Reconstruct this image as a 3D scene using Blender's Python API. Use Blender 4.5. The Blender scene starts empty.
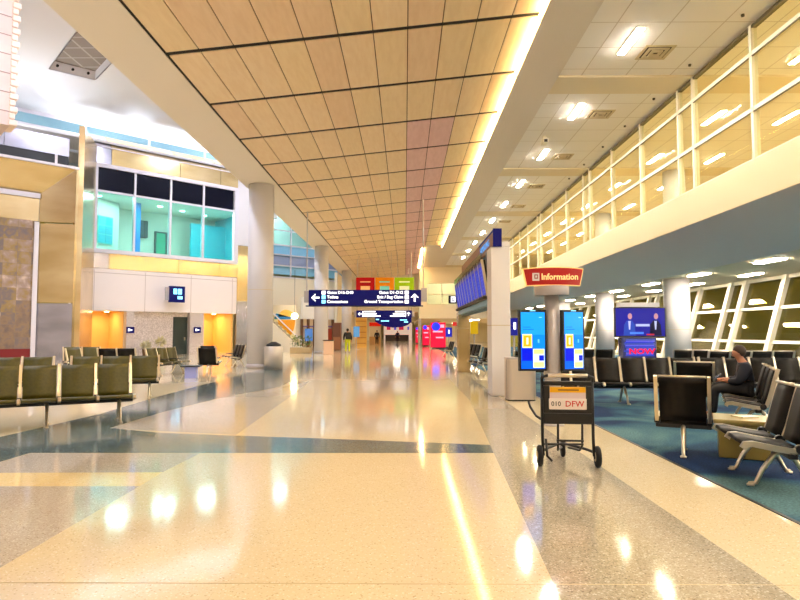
import bpy, math, random
from mathutils import Vector, Matrix
random.seed(7)
S = bpy.context.scene
COL = S.collection
PI = math.pi
R = math.radians

# ------------------------------------------------------------------ camera
CAMH = 1.45
FPX = 600.0
PITCH = math.atan(33 / 600.0)
YAW = math.atan(5 / 600.0)
cd = bpy.data.cameras.new('camera')
cam = bpy.data.objects.new('camera', cd)
COL.objects.link(cam)
cam.location = (0, 0, CAMH)
cam.rotation_euler = (PI / 2 + PITCH, 0, YAW)
cd.sensor_width = 36
cd.lens = 36 * FPX / 800
cd.clip_end = 400
cd.clip_start = 0.05
S.camera = cam
S.view_settings.view_transform = 'Standard'
S.view_settings.look = 'None'
S.view_settings.gamma = 1
S.view_settings.exposure = 0.27
S.cycles.max_bounces = 8
S.cycles.diffuse_bounces = 5
S.cycles.glossy_bounces = 4
S.cycles.transparent_max_bounces = 16
S.cycles.sample_clamp_indirect = 6
S.cycles.caustics_reflective = False
S.cycles.caustics_refractive = False
S.cycles.use_denoising = True

RM = cam.rotation_euler.to_matrix()


def ray(px, py):
    d = RM @ Vector(((px - 400) / FPX, (300 - py) / FPX, -1))
    return d


def P(px, py, Y):            # measured point of the place at depth Y
    d = ray(px, py)
    t = Y / d.y
    return Vector((d.x * t, Y, CAMH + d.z * t))


def F(px, py, z=0.0):        # measured point on the floor
    d = ray(px, py)
    t = (z - CAMH) / d.z
    return Vector((d.x * t, d.y * t, z))


def onwall(px, py, O, phi):  # (u, z) on an upright wall through O with heading phi
    d = ray(px, py)
    ux, uy = math.cos(phi), math.sin(phi)
    nx, ny = -uy, ux
    t = (O[0] * nx + O[1] * ny) / (d.x * nx + d.y * ny)
    X, Y, Z = d.x * t, d.y * t, CAMH + d.z * t
    return ((X - O[0]) * ux + (Y - O[1]) * uy, Z)


# ------------------------------------------------------------------ materials
def lin(c):
    def f(v):
        v /= 255.0
        return v / 12.92 if v <= 0.04045 else ((v + 0.055) / 1.055) ** 2.4
    return (f(c[0]), f(c[1]), f(c[2]), 1)


class NT:
    def __init__(s, name):
        s.m = bpy.data.materials.new(name)
        s.m.use_nodes = True
        s.t = s.m.node_tree
        s.b = s.t.nodes['Principled BSDF']
        s.out = s.t.nodes['Material Output']

    def n(s, kind, **kw):
        x = s.t.nodes.new(kind)
        for k, v in kw.items():
            if k in x.inputs.keys():
                x.inputs[k].default_value = v
            else:
                setattr(x, k, v)
        return x

    def l(s, a, b):
        s.t.links.new(a, b)


def mat(name, rgb, rough=0.5, metal=0.0, spec=0.5, emit=None, es=0.0, coat=0.0):
    k = NT(name)
    k.b.inputs['Base Color'].default_value = lin(rgb)
    k.b.inputs['Roughness'].default_value = rough
    k.b.inputs['Metallic'].default_value = metal
    k.b.inputs['Specular IOR Level'].default_value = spec
    k.b.inputs['Coat Weight'].default_value = coat
    if emit:
        k.b.inputs['Emission Color'].default_value = lin(emit)
        k.b.inputs['Emission Strength'].default_value = es
    return k.m


def noisy(name, c1, c2, scale, rough=0.5, metal=0.0, lo=0.35, hi=0.65, stretch=(1, 1, 1), bump=0.0, spec=0.5, detail=3):
    k = NT(name)
    tc = k.n('ShaderNodeTexCoord')
    mp = k.n('ShaderNodeMapping')
    mp.inputs['Scale'].default_value = stretch
    k.l(tc.outputs['Object'], mp.inputs['Vector'])
    nz = k.n('ShaderNodeTexNoise', Scale=scale, Detail=detail)
    k.l(mp.outputs[0], nz.inputs['Vector'])
    cr = k.n('ShaderNodeValToRGB')
    cr.color_ramp.elements[0].position = lo
    cr.color_ramp.elements[0].color = lin(c1)
    cr.color_ramp.elements[1].position = hi
    cr.color_ramp.elements[1].color = lin(c2)
    k.l(nz.outputs['Fac'], cr.inputs['Fac'])
    k.l(cr.outputs['Color'], k.b.inputs['Base Color'])
    k.b.inputs['Roughness'].default_value = rough
    k.b.inputs['Metallic'].default_value = metal
    k.b.inputs['Specular IOR Level'].default_value = spec
    if bump:
        bp = k.n('ShaderNodeBump', Strength=bump, Distance=0.01)
        k.l(nz.outputs['Fac'], bp.inputs['Height'])
        k.l(bp.outputs[0], k.b.inputs['Normal'])
    return k.m


def terrazzo(name, base, chip_dark, chip_light, rough=0.10, amount=0.5, seam=False):
    k = NT(name)
    tc = k.n('ShaderNodeTexCoord')
    v = k.n('ShaderNodeTexVoronoi', Scale=105.0)
    k.l(tc.outputs['Object'], v.inputs['Vector'])
    sp = k.n('ShaderNodeSeparateColor')
    k.l(v.outputs['Color'], sp.inputs[0])
    cr = k.n('ShaderNodeValToRGB')
    e = cr.color_ramp.elements
    e[0].position = 0.0
    e[0].color = lin(chip_dark)
    e[1].position = 1.0
    e[1].color = lin(chip_light)
    a = cr.color_ramp.elements.new(0.06 + 0.18 * amount)
    a.color = lin(base)
    a2 = cr.color_ramp.elements.new(0.94 - 0.22 * amount)
    a2.color = lin(base)
    cr.color_ramp.interpolation = 'LINEAR'
    k.l(sp.outputs[0], cr.inputs['Fac'])
    nz = k.n('ShaderNodeTexNoise', Scale=0.6, Detail=2.0)
    k.l(tc.outputs['Object'], nz.inputs['Vector'])
    mr = k.n('ShaderNodeMapRange')
    mr.inputs['To Min'].default_value = 0.94
    mr.inputs['To Max'].default_value = 1.06
    k.l(nz.outputs['Fac'], mr.inputs['Value'])
    mx = k.n('ShaderNodeMix', data_type='RGBA', blend_type='MULTIPLY')
    mx.inputs['Factor'].default_value = 1
    k.l(cr.outputs['Color'], mx.inputs['A'])
    k.l(mr.outputs[0], mx.inputs['B'])
    k.l(mx.outputs['Result'], k.b.inputs['Base Color'])
    k.b.inputs['Roughness'].default_value = rough
    k.b.inputs['Specular IOR Level'].default_value = 0.7
    k.b.inputs['IOR'].default_value = 1.55
    return k.m


def glass(name, tint, refl=0.08, rough=0.02, ramp=0.6):
    k = NT(name)
    k.t.nodes.remove(k.b)
    tr = k.n('ShaderNodeBsdfTransparent')
    tr.inputs['Color'].default_value = lin(tint)
    gl = k.n('ShaderNodeBsdfGlossy')
    gl.inputs['Roughness'].default_value = rough
    lw = k.n('ShaderNodeLayerWeight', Blend=0.25)
    mr = k.n('ShaderNodeMapRange')
    mr.inputs['To Min'].default_value = refl
    mr.inputs['To Max'].default_value = min(1.0, refl + ramp)
    k.l(lw.outputs['Fresnel'], mr.inputs['Value'])
    mx = k.n('ShaderNodeMixShader')
    k.l(mr.outputs[0], mx.inputs['Fac'])
    k.l(tr.outputs[0], mx.inputs[1])
    k.l(gl.outputs[0], mx.inputs[2])
    k.l(mx.outputs[0], k.out.inputs['Surface'])
    return k.m


def gridmat(name, base, line, sx, sy, lw, rough=0.8, plane='XY', metal=0.0, var=0.0, offset=0.0):
    """flat panels with thin joints"""
    k = NT(name)
    tc = k.n('ShaderNodeTexCoord')
    mp = k.n('ShaderNodeMapping')
    if plane == 'XZ':
        mp.inputs['Rotation'].default_value = (-PI / 2, 0, 0)
    k.l(tc.outputs['Object'], mp.inputs['Vector'])
    br = k.n('ShaderNodeTexBrick')
    br.offset = offset
    br.inputs['Scale'].default_value = 1.0
    br.inputs['Brick Width'].default_value = sx
    br.inputs['Row Height'].default_value = sy
    br.inputs['Mortar Size'].default_value = lw
    br.inputs['Mortar Smooth'].default_value = 0.0
    br.inputs['Color1'].default_value = lin(base)
    br.inputs['Color2'].default_value = lin(tuple(max(0, min(255, c * (1 - var))) for c in base))
    br.inputs['Mortar'].default_value = lin(line)
    k.l(mp.outputs[0], br.inputs['Vector'])
    k.l(br.outputs['Color'], k.b.inputs['Base Color'])
    k.b.inputs['Roughness'].default_value = rough
    k.b.inputs['Metallic'].default_value = metal
    return k.m


M = {}
M['cream_floor'] = terrazzo('cream_terrazzo', (228, 210, 172), (196, 172, 132), (246, 236, 212), 0.085, 0.12)
M['grey_floor'] = terrazzo('greige_terrazzo', (176, 165, 143), (128, 116, 98), (218, 208, 190), 0.085, 0.7)
M['dark_floor'] = terrazzo('slate_terrazzo', (82, 100, 102), (38, 52, 58), (150, 165, 160), 0.11, 0.9)
M['yellow_floor'] = terrazzo('yellow_terrazzo', (242, 216, 158), (206, 172, 116), (250, 236, 204), 0.085, 0.15)
M['greige_floor'] = terrazzo('pale_greige_terrazzo', (192, 182, 168), (150, 138, 124), (226, 218, 204), 0.085, 0.5)


def carpet_mat():
    k = NT('teal_carpet')
    tc = k.n('ShaderNodeTexCoord')
    n1 = k.n('ShaderNodeTexNoise', Scale=0.55, Detail=2.0, Distortion=1.2)
    k.l(tc.outputs['Object'], n1.inputs['Vector'])
    cr = k.n('ShaderNodeValToRGB')
    e = cr.color_ramp.elements
    e[0].position = 0.40
    e[0].color = lin((20, 44, 80))
    e[1].position = 0.62
    e[1].color = lin((78, 112, 118))
    a = e.new(0.5)
    a.color = lin((44, 82, 104))
    k.l(n1.outputs['Fac'], cr.inputs['Fac'])
    n2 = k.n('ShaderNodeTexNoise', Scale=45.0, Detail=2.0)
    k.l(tc.outputs['Object'], n2.inputs['Vector'])
    mr = k.n('ShaderNodeMapRange')
    mr.inputs['From Min'].default_value = 0.3
    mr.inputs['From Max'].default_value = 0.7
    mr.inputs['To Min'].default_value = 0.6
    mr.inputs['To Max'].default_value = 1.35
    k.l(n2.outputs['Fac'], mr.inputs['Value'])
    mx = k.n('ShaderNodeMix', data_type='RGBA', blend_type='MULTIPLY')
    mx.inputs['Factor'].default_value = 1
    k.l(cr.outputs['Color'], mx.inputs['A'])
    k.l(mr.outputs[0], mx.inputs['B'])
    k.l(mx.outputs['Result'], k.b.inputs['Base Color'])
    k.b.inputs['Roughness'].default_value = 0.95
    k.b.inputs['Specular IOR Level'].default_value = 0.15
    return k.m


M['carpet'] = carpet_mat()
M['wood_a'] = noisy('maple_panel', (231, 206, 164), (237, 214, 174), 1.6, 0.55, stretch=(6, 1, 1))
M['wood_b'] = noisy('maple_panel_pale', (234, 207, 168), (240, 216, 180), 1.6, 0.55, stretch=(6, 1, 1))
M['wood_c'] = noisy('maple_panel_pinkish', (228, 198, 162), (234, 206, 172), 1.6, 0.55, stretch=(6, 1, 1))
M['wood_m'] = noisy('mauve_panel', (220, 180, 180), (228, 190, 190), 1.6, 0.55, stretch=(6, 1, 1))  # purple light wash painted into the colour of these panels
M['gap'] = mat('black_gap', (22, 14, 8), 0.8)
M['seam'] = mat('brown_seam', (92, 52, 22), 0.8)
M['beige'] = mat('beige_plaster', (232, 222, 208), 0.75)
M['beam_strip'] = mat('beam_strip_paint', (236, 222, 192), 0.75)
M['cream'] = mat('cream_plaster', (242, 232, 206), 0.7)
M['white_wall'] = mat('white_plaster', (236, 232, 232), 0.7)
M['soffit'] = mat('soffit_plaster', (255, 236, 220), 0.8)
M['tile_ceiling'] = gridmat('acoustic_tiles', (248, 243, 234), (216, 205, 188), 1.22, 1.22, 0.014)
M['column'] = mat('column_paint', (210, 206, 206), 0.6)
M['pale_panel'] = gridmat('pale_wall_panels', (248, 236, 230), (206, 188, 178), 3.1, 2.6, 0.02, 0.5, 'XZ')
M['gold'] = noisy('brushed_gold_metal', (202, 174, 118), (228, 204, 156), 0.5, 0.24, 0.92, stretch=(0.6, 0.6, 1.6))
M['steel'] = noisy('brushed_steel', (160, 158, 168), (196, 192, 202), 0.5, 0.22, 0.92, stretch=(0.6, 0.6, 1.6))
M['silver_edge'] = mat('silver_band', (176, 174, 184), 0.3, 0.85)
M['white_frame'] = mat('white_frame_paint', (236, 230, 236), 0.45)
M['cream_frame'] = mat('cream_frame_paint', (234, 226, 200), 0.45)
M['dark_frame'] = mat('dark_frame_edge', (92, 84, 54), 0.5)
M['navy_pane'] = mat('navy_spandrel', (6, 6, 24), 0.3, 0, 0.12)
M['black'] = mat('black_paint', (14, 13, 14), 0.4)
M['black_rubber'] = mat('black_rubber', (22, 21, 20), 0.75)
M['leather'] = noisy('olive_black_leather', (70, 64, 8), (80, 72, 11), 30.0, 0.42, spec=0.4, bump=0.05)  # olive sheen from the warm ceiling painted into the black seat leather
M['leather_dark'] = noisy('black_leather', (15, 12, 9), (24, 19, 13), 9.0, 0.5, spec=0.22, bump=0.05)  # same seat leather, darker copy for the less lit rows
M['alu'] = mat('polished_aluminium', (222, 210, 186), 0.28, 0.9)
M['alu_pole'] = mat('satin_aluminium', (184, 178, 180), 0.4, 0.25)
M['brass_bin'] = mat('champagne_metal', (208, 196, 182), 0.35, 0.35)
M['glass_clear'] = glass('clear_glass', (248, 248, 234), 0.004, ramp=0.0)
M['glass_teal'] = glass('teal_glass', (198, 236, 238), 0.05)
M['glass_blue'] = glass('blue_glass', (206, 230, 238), 0.08)
M['glass_night'] = glass('night_window_glass', (216, 206, 130), 0.10)
M['led'] = mat('linear_lamp', (255, 250, 235), 0.5, emit=(255, 246, 234), es=320)
M['led_soffit'] = mat('soffit_lamp', (255, 250, 235), 0.5, emit=(255, 240, 220), es=135)
M['cove'] = mat('cove_lamp', (255, 240, 200), 0.5, emit=(255, 216, 140), es=44)
M['vent'] = mat('vent_metal', (206, 188, 150), 0.6)
M['vent_dark'] = mat('vent_dark', (66, 52, 34), 0.7)
M['navy'] = mat('navy_sign', (8, 10, 60), 0.5, 0, 0.15, emit=(14, 18, 110), es=0.4)
M['sign_white'] = mat('sign_white', (250, 250, 255), 0.5, emit=(255, 255, 255), es=1.4)
M['sign_cyan'] = mat('sign_cyan', (120, 200, 240), 0.5, emit=(130, 215, 250), es=1.6)
M['red_sign'] = mat('red_sign_paint', (168, 12, 6), 0.4, emit=(200, 20, 8), es=0.12)
M['gold_trim'] = mat('gold_trim', (245, 200, 120), 0.4, emit=(250, 205, 130), es=0.5)
M['tower_clad'] = noisy('tower_cladding', (226, 198, 186), (236, 212, 200), 0.8, 0.6)
M['tower_line'] = mat('tower_joint', (176, 146, 134), 0.7)
M['red_base'] = mat('red_baseboard', (128, 20, 24), 0.5)
M['warm_wall'] = mat('warm_yellow_wall', (240, 196, 110), 0.6)
M['warm_lamp'] = mat('warm_downlight', (255, 230, 180), 0.5, emit=(255, 216, 150), es=20)
M['cool_lamp'] = mat('cool_downlight', (240, 245, 255), 0.5, emit=(224, 232, 255), es=820)  # for the unseen lamps added in the atrium ceiling
M['teal_lamp'] = mat('office_lamp', (240, 255, 250), 0.5, emit=(225, 255, 245), es=14)
M['office_wall'] = mat('office_wall', (226, 226, 206), 0.7)
M['office_teal'] = mat('office_teal_partition', (20, 170, 185), 0.5)
M['office_blue'] = mat('office_blue_column', (40, 130, 200), 0.5)
M['office_green'] = mat('office_green_door', (40, 170, 130), 0.5)
M['office_dark'] = mat('office_dark_cabinet', (24, 64, 60), 0.5)
M['dark_door'] = mat('dark_green_door', (18, 36, 32), 0.4)
M['stone'] = noisy('speckled_stone', (176, 160, 150), (232, 220, 212), 22.0, 0.4, lo=0.4, hi=0.6, detail=4)


def slate_tiles():
    k = NT('slate_tiles')
    tc = k.n('ShaderNodeTexCoord')
    mp = k.n('ShaderNodeMapping')
    mp.inputs['Rotation'].default_value = (-PI / 2, 0, 0)
    k.l(tc.outputs['Object'], mp.inputs['Vector'])
    br = k.n('ShaderNodeTexBrick')
    br.offset = 0
    br.inputs['Scale'].default_value = 1
    br.inputs['Brick Width'].default_value = 0.62
    br.inputs['Row Height'].default_value = 0.62
    br.inputs['Mortar Size'].default_value = 0.008
    br.inputs['Color1'].default_value = (0, 0, 0, 1)
    br.inputs['Color2'].default_value = (1, 1, 1, 1)
    br.inputs['Mortar'].default_value = (0.5, 0.5, 0.5, 1)
    k.l(mp.outputs[0], br.inputs['Vector'])
    nz = k.n('ShaderNodeTexNoise', Scale=2.2, Detail=5.0)
    k.l(tc.outputs['Object'], nz.inputs['Vector'])
    ad = k.n('ShaderNodeMath', operation='MULTIPLY_ADD')
    ad.inputs[1].default_value = 0.55
    k.l(br.outputs['Color'], ad.inputs[0])
    m2 = k.n('ShaderNodeMath', operation='MULTIPLY_ADD')
    m2.inputs[1].default_value = 0.9
    m2.inputs[2].default_value = -0.22
    k.l(nz.outputs['Fac'], m2.inputs[0])
    k.l(m2.outputs[0], ad.inputs[2])
    cr = k.n('ShaderNodeValToRGB')
    e = cr.color_ramp.elements
    e[0].position = 0.1
    e[0].color = lin((110, 94, 92))
    e[1].position = 0.9
    e[1].color = lin((208, 186, 168))
    for p, c in ((0.3, (146, 120, 92)), (0.45, (120, 108, 108)), (0.6, (158, 130, 76)), (0.75, (164, 142, 130))):
        e.new(p).color = lin(c)
    k.l(ad.outputs[0], cr.inputs['Fac'])
    k.l(cr.outputs['Color'], k.b.inputs['Base Color'])
    k.b.inputs['Roughness'].default_value = 0.5
    return k.m


M['slate'] = slate_tiles()
_mc = {}


def flat(rgb, rough=0.5, es=0.0, metal=0.0):
    key = (rgb, rough, es, metal)
    if key not in _mc:
        _mc[key] = mat('paint_%02x%02x%02x' % tuple(int(c) for c in rgb), tuple(c * 0.35 for c in rgb) if es >= 0.5 else rgb, rough, metal, 0.2 if es else 0.5, emit=rgb if es else None, es=es)
    return _mc[key]


# ------------------------------------------------------------------ mesh builder
class MB:
    def __init__(s):
        s.v, s.f, s.mi = [], [], []

    def add(s, vs, fs, m=0):
        b = len(s.v)
        s.v += [tuple(v) for v in vs]
        s.f += [tuple(b + i for i in f) for f in fs]
        s.mi += [m] * len(fs)
        return s

    def box(s, x0, x1, y0, y1, z0, z1, m=0):
        x0, x1 = min(x0, x1), max(x0, x1)
        y0, y1 = min(y0, y1), max(y0, y1)
        z0, z1 = min(z0, z1), max(z0, z1)
        vs = [(x0, y0, z0), (x1, y0, z0), (x1, y1, z0), (x0, y1, z0), (x0, y0, z1), (x1, y0, z1), (x1, y1, z1), (x0, y1, z1)]
        return s.add(vs, [(0, 3, 2, 1), (4, 5, 6, 7), (0, 1, 5, 4), (1, 2, 6, 5), (2, 3, 7, 6), (3, 0, 4, 7)], m)

    def prism(s, pts, vec, m=0):
        n = len(pts)
        a = [Vector(p) for p in pts]
        vec = Vector(vec)
        nn = Vector((0, 0, 0))
        for i in range(n):
            nn += a[i].cross(a[(i + 1) % n])
        if nn.dot(vec) > 0:
            a.reverse()
        vs = a + [p + vec for p in a]
        fs = [tuple(range(n)), tuple(range(2 * n - 1, n - 1, -1))]
        for i in range(n):
            j = (i + 1) % n
            fs.append((i, i + n, j + n, j))
        return s.add(vs, fs, m)

    def tube(s, pts, r, seg=8, m=0, cap=True):
        pts = [Vector(p) for p in pts]
        n = len(pts)
        rings = []
        up = None
        for i, p in enumerate(pts):
            t = (pts[min(i + 1, n - 1)] - pts[max(i - 1, 0)]).normalized()
            if up is None:
                up = Vector((0, 0, 1)) if abs(t.z) < 0.9 else Vector((1, 0, 0))
            a = t.cross(up).normalized()
            up2 = a.cross(t).normalized()
            up = up2
            rr = r[i] if isinstance(r, (list, tuple)) else r
            rings.append([p + a * (rr * math.cos(2 * PI * q / seg)) + up2 * (rr * math.sin(2 * PI * q / seg)) for q in range(seg)])
        vs = [v for g in rings for v in g]
        fs = []
        for i in range(n - 1):
            for q in range(seg):
                q2 = (q + 1) % seg
                fs.append((i * seg + q, i * seg + q2, (i + 1) * seg + q2, (i + 1) * seg + q))
        if cap:
            fs.append(tuple(range(seg - 1, -1, -1)))
            fs.append(tuple((n - 1) * seg + q for q in range(seg)))
        return s.add(vs, fs, m)

    def lathe(s, prof, c=(0, 0, 0), seg=24, m=0, sx=1.0, sy=1.0):
        vs, fs = [], []
        n = len(prof)
        for r, z in prof:
            for q in range(seg):
                a = 2 * PI * q / seg
                vs.append((c[0] + sx * r * math.cos(a), c[1] + sy * r * math.sin(a), c[2] + z))
        for i in range(n - 1):
            for q in range(seg):
                q2 = (q + 1) % seg
                fs.append((i * seg + q, i * seg + q2, (i + 1) * seg + q2, (i + 1) * seg + q))
        fs.append(tuple(range(seg - 1, -1, -1)))
        fs.append(tuple((n - 1) * seg + q for q in range(seg)))
        return s.add(vs, fs, m)

    def ribbon(s, prof, x0, x1, th, m=0):
        """profile of (y,z) points, thickened and swept along x"""
        n = len(prof)
        p = [Vector((0, a, b)) for a, b in prof]
        off = []
        for i in range(n):
            t = (p[min(i + 1, n - 1)] - p[max(i - 1, 0)]).normalized()
            off.append(Vector((0, -t.z, t.y)) * th)
        loop = [q for q in p] + [p[i] + off[i] for i in range(n - 1, -1, -1)]
        k = len(loop)
        vs = [(x0, q.y, q.z) for q in loop] + [(x1, q.y, q.z) for q in loop]
        fs = []
        for i in range(k):
            j = (i + 1) % k
            fs.append((i, j, j + k, i + k))
        for i in range(n - 1):
            fs.append((i, k - 1 - i, k - 2 - i, i + 1))
            fs.append((k + i, k + i + 1, 2 * k - 2 - i, 2 * k - 1 - i))
        return s.add(vs, fs, m)

    def mesh(s, name, mats, smooth=False, fix=True):
        me = bpy.data.meshes.new(name)
        me.from_pydata(s.v, [], s.f)
        for m in (mats if isinstance(mats, (list, tuple)) else [mats]):
            me.materials.append(m)
        me.polygons.foreach_set('material_index', s.mi)
        if fix:
            import bmesh
            bm = bmesh.new()
            bm.from_mesh(me)
            bmesh.ops.recalc_face_normals(bm, faces=bm.faces)
            bm.to_mesh(me)
            bm.free()
        if smooth:
            for p in me.polygons:
                p.use_smooth = len(p.vertices) <= 4
        me.update()
        return me

    def build(s, name, mats, parent=None, smooth=False, bevel=0.0, loc=None, rz=0.0):
        o = bpy.data.objects.new(name, s.mesh(name, mats, smooth))
        COL.objects.link(o)
        if parent:
            o.parent = parent
        if loc is not None:
            o.location = loc
        o.rotation_euler.z = rz
        if bevel:
            md = o.modifiers.new('edge', 'BEVEL')
            md.width = bevel
            md.segments = 2
            md.limit_method = 'ANGLE'
        return o


def tag(o, label, cat, group=None, kind='thing'):
    o['label'] = label
    o['category'] = cat
    o['kind'] = kind
    if group:
        o['group'] = group
    return o


def thing(name, label, cat, loc=(0, 0, 0), rz=0.0, group=None):
    o = bpy.data.objects.new(name, None)
    o.empty_display_size = 0.2
    COL.objects.link(o)
    o.location = loc
    o.rotation_euler = (0, 0, rz)
    return tag(o, label, cat, group)


def struct(o):
    o['kind'] = 'structure'
    return o


def inst(me, name, parent=None, loc=(0, 0, 0), rz=0.0):
    o = bpy.data.objects.new(name, me)
    COL.objects.link(o)
    o.parent = parent
    o.location = loc
    o.rotation_euler.z = rz
    return o


def text(name, s, size, m, parent, loc, rot=(PI / 2, 0, 0), align='LEFT', ext=0.004, sx=1.0, bold=0.0):
    c = bpy.data.curves.new(name, 'FONT')
    c.body = s
    c.size = size
    c.align_x = align
    c.align_y = 'CENTER'
    c.extrude = ext
    c.offset = bold
    c.resolution_u = 2
    tmp = bpy.data.objects.new(name + '_tmp', c)
    COL.objects.link(tmp)
    dg = bpy.context.evaluated_depsgraph_get()
    me = bpy.data.meshes.new_from_object(tmp.evaluated_get(dg))
    bpy.data.objects.remove(tmp)
    me.materials.clear()
    me.materials.append(m)
    o = bpy.data.objects.new(name, me)
    COL.objects.link(o)
    o.parent = parent
    o.location = loc
    o.rotation_euler = rot
    o.scale.x = sx
    return o


ORD = ['first', 'second', 'third', 'fourth', 'fifth', 'sixth', 'seventh', 'eighth', 'ninth', 'tenth', 'eleventh', 'twelfth', 'thirteenth', 'fourteenth', 'fifteenth']

# ------------------------------------------------------------------ levels
Z_SOF = 7.72      # underside of the beam that carries the wood ceiling
Z_TILE = 8.50     # tiled ceiling over the aisle and the upper gallery
X_SOF0, X_SOF1 = -6.83, -5.42
PHI = math.atan2(1, 1.025)
OA = (-14.7, 41.0)
OD = (OA[0] - 3.2 * math.sin(PHI), OA[1] + 3.2 * math.cos(PHI), 0)
Z_AT = (onwall(20, 105, OD, PHI)[1] + onwall(200, 150, OD, PHI)[1]) / 2
X_COVE = 3.1
X_TILE = 4.23
X_GL = 7.9        # gallery glass line
Z_FB, Z_FT = 4.45, 5.37
Z_LOW = 3.78      # lower ceiling of the gate lounge
X_LOW = 10.95
X_WT, X_WB = 15.3, 14.2
Y0, Y1 = -14.0, 150.0
BAY = 9.3

# ================================================================== FLOOR
b = MB().box(-45, 3.0, Y0, Y1, -0.3, 0.0)
b.box(3.0, 17, 64, Y1, -0.3, 0.0)
struct(b.build('floor', M['cream_floor']))
b = MB().box(3.0, 17, Y0, 64, -0.3, 0.0)
b.box(2.985, 3.02, Y0, 64, -0.01, 0.006, 1)
struct(b.build('floor', [M['carpet'], M['black']]))


def inlay(pts, m, z):
    pp = [(p[0], p[1], 0.0004) for p in pts]
    struct(MB().prism(pp, (0, 0, z)).build('floor', m))


def fpx(*pp):
    return [F(x, y) for x, y in pp]


# long greige band beside the lounge border
inlay([(0.60, Y0), (0.66, 0), (1.40, 13.2), (1.40, 64), (2.13, 64), (2.13, Y0)], M['grey_floor'], 0.0006)
# slate stripe on the diagonal and its cross band
inlay(fpx((-60, 453), (0, 437), (100, 414), (160, 396), (214, 382), (266, 368), (292, 361), (330, 361), (280, 387), (216, 399), (167, 411), (110, 428), (160, 433), (320, 438.5), (490, 445), (494, 453), (128, 453), (30, 453), (0, 462), (-60, 482)), M['dark_floor'], 0.0008)
inlay(fpx((110, 428.4), (167, 411.4), (216, 399.4), (280, 387.4), (310, 381), (290, 397), (236, 435)), M['greige_floor'], 0.0008)
inlay(fpx((-60, 482.5), (0, 462.5), (30, 453.4), (200, 453.4), (163, 472), (-60, 472 + 12)), M['greige_floor'], 0.0008)
inlay(fpx((-60, 484), (-60, 473), (0, 473), (162, 472.4), (140, 486), (-20, 486)), M['yellow_floor'], 0.0010)
inlay(fpx((-60, 486.5), (139, 486.5), (0, 568), (-60, 604)), M['greige_floor'], 0.0008)
struct(MB().box(-7, 3, 3.555, 3.563, 0.0003, 0.0013).build('floor', flat((196, 172, 124), 0.3)))

# ================================================================== CEILINGS


def wood_z(x):
    return Z_SOF + 0.02 + (x - X_SOF1) * (Z_TILE + 0.15 - Z_SOF - 0.02) / (X_COVE - X_SOF1)


def wood_ceiling():
    b = MB()
    npan = 11
    w = (X_COVE + 0.1 - X_SOF1) / npan
    y = 13.2 - 3 * 9
    k = 0
    rnd = random.Random(3)
    while y < 71:
        ya, yb = y + 0.085, y + 3 - 0.085
        xr = X_COVE + 0.1 if y < 47.5 else 1.62
        for i in range(npan):
            xa, xb = X_SOF1 + i * w + 0.012, X_SOF1 + (i + 1) * w - 0.012
            if xb > xr + 0.3:
                continue
            pts = [(xa, ya, wood_z(xa)), (xb, ya, wood_z(xb)), (xb, yb, wood_z(xb)), (xa, yb, wood_z(xa))]
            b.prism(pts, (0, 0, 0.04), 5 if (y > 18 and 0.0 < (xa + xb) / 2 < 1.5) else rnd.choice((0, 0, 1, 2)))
        pts = [(X_SOF1, y - 0.02, wood_z(X_SOF1) + 0.03), (xr, y - 0.02, wood_z(xr) + 0.03), (xr, y + 3.02, wood_z(xr) + 0.03), (X_SOF1, y + 3.02, wood_z(X_SOF1) + 0.03)]
        b.prism(pts, (0, 0, 0.1), 4)
        g = 0.07
        pts = [(X_SOF1, y - g, wood_z(X_SOF1) + 0.012), (xr, y - g, wood_z(xr) + 0.012), (xr, y + g, wood_z(xr) + 0.012), (X_SOF1, y + g, wood_z(X_SOF1) + 0.012)]
        b.prism(pts, (0, 0, 0.05), 3)
        y += 3
        k += 1
    b.box(X_SOF1 - 0.02, X_SOF1 + 0.06, -14, 71, Z_SOF + 0.02, Z_SOF + 0.06, 3)
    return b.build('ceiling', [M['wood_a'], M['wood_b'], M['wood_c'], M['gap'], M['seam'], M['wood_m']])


struct(wood_ceiling())
# beam on the columns
struct(MB().box(X_SOF0, X_SOF1, Y0, 72, Z_SOF, Z_SOF + 0.5).build('beam', M['beige']))
struct(MB().box(X_SOF0 + 0.02, X_SOF0 + 0.3, Y0, 92, Z_SOF + 0.02, Z_AT + 0.1).build('wall_upper', M['white_wall']))
# flat beige soffit by the cove
b = MB().box(X_COVE - 0.02, X_TILE, Y0, 48, Z_TILE, Z_TILE + 0.03)
b.box(1.6, X_TILE, 48, 64, Z_TILE, Z_TILE + 0.03)
b.box(X_COVE + 0.3, X_TILE, Y0, 64, Z_TILE + 0.03, Z_TILE + 0.35)
for k in range(-3, 7):
    ya = 16.25 + BAY * k
    b.box(X_TILE, X_GL + 7.6, ya, ya + 1.15, Z_TILE, Z_TILE + 0.3, 1)
struct(b.build('ceiling', [M['beige'], M['beam_strip']]))
struct(MB().box(X_TILE - 0.05, X_GL + 7.7, Y0, 64, Z_TILE + 0.06, Z_TILE + 0.4).build('ceiling', M['tile_ceiling']))
# cover over the wood ceiling
struct(MB().box(X_SOF0, 5, Y0, 92, 8.95, 9.1).build('ceiling', M['beige']))


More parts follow.
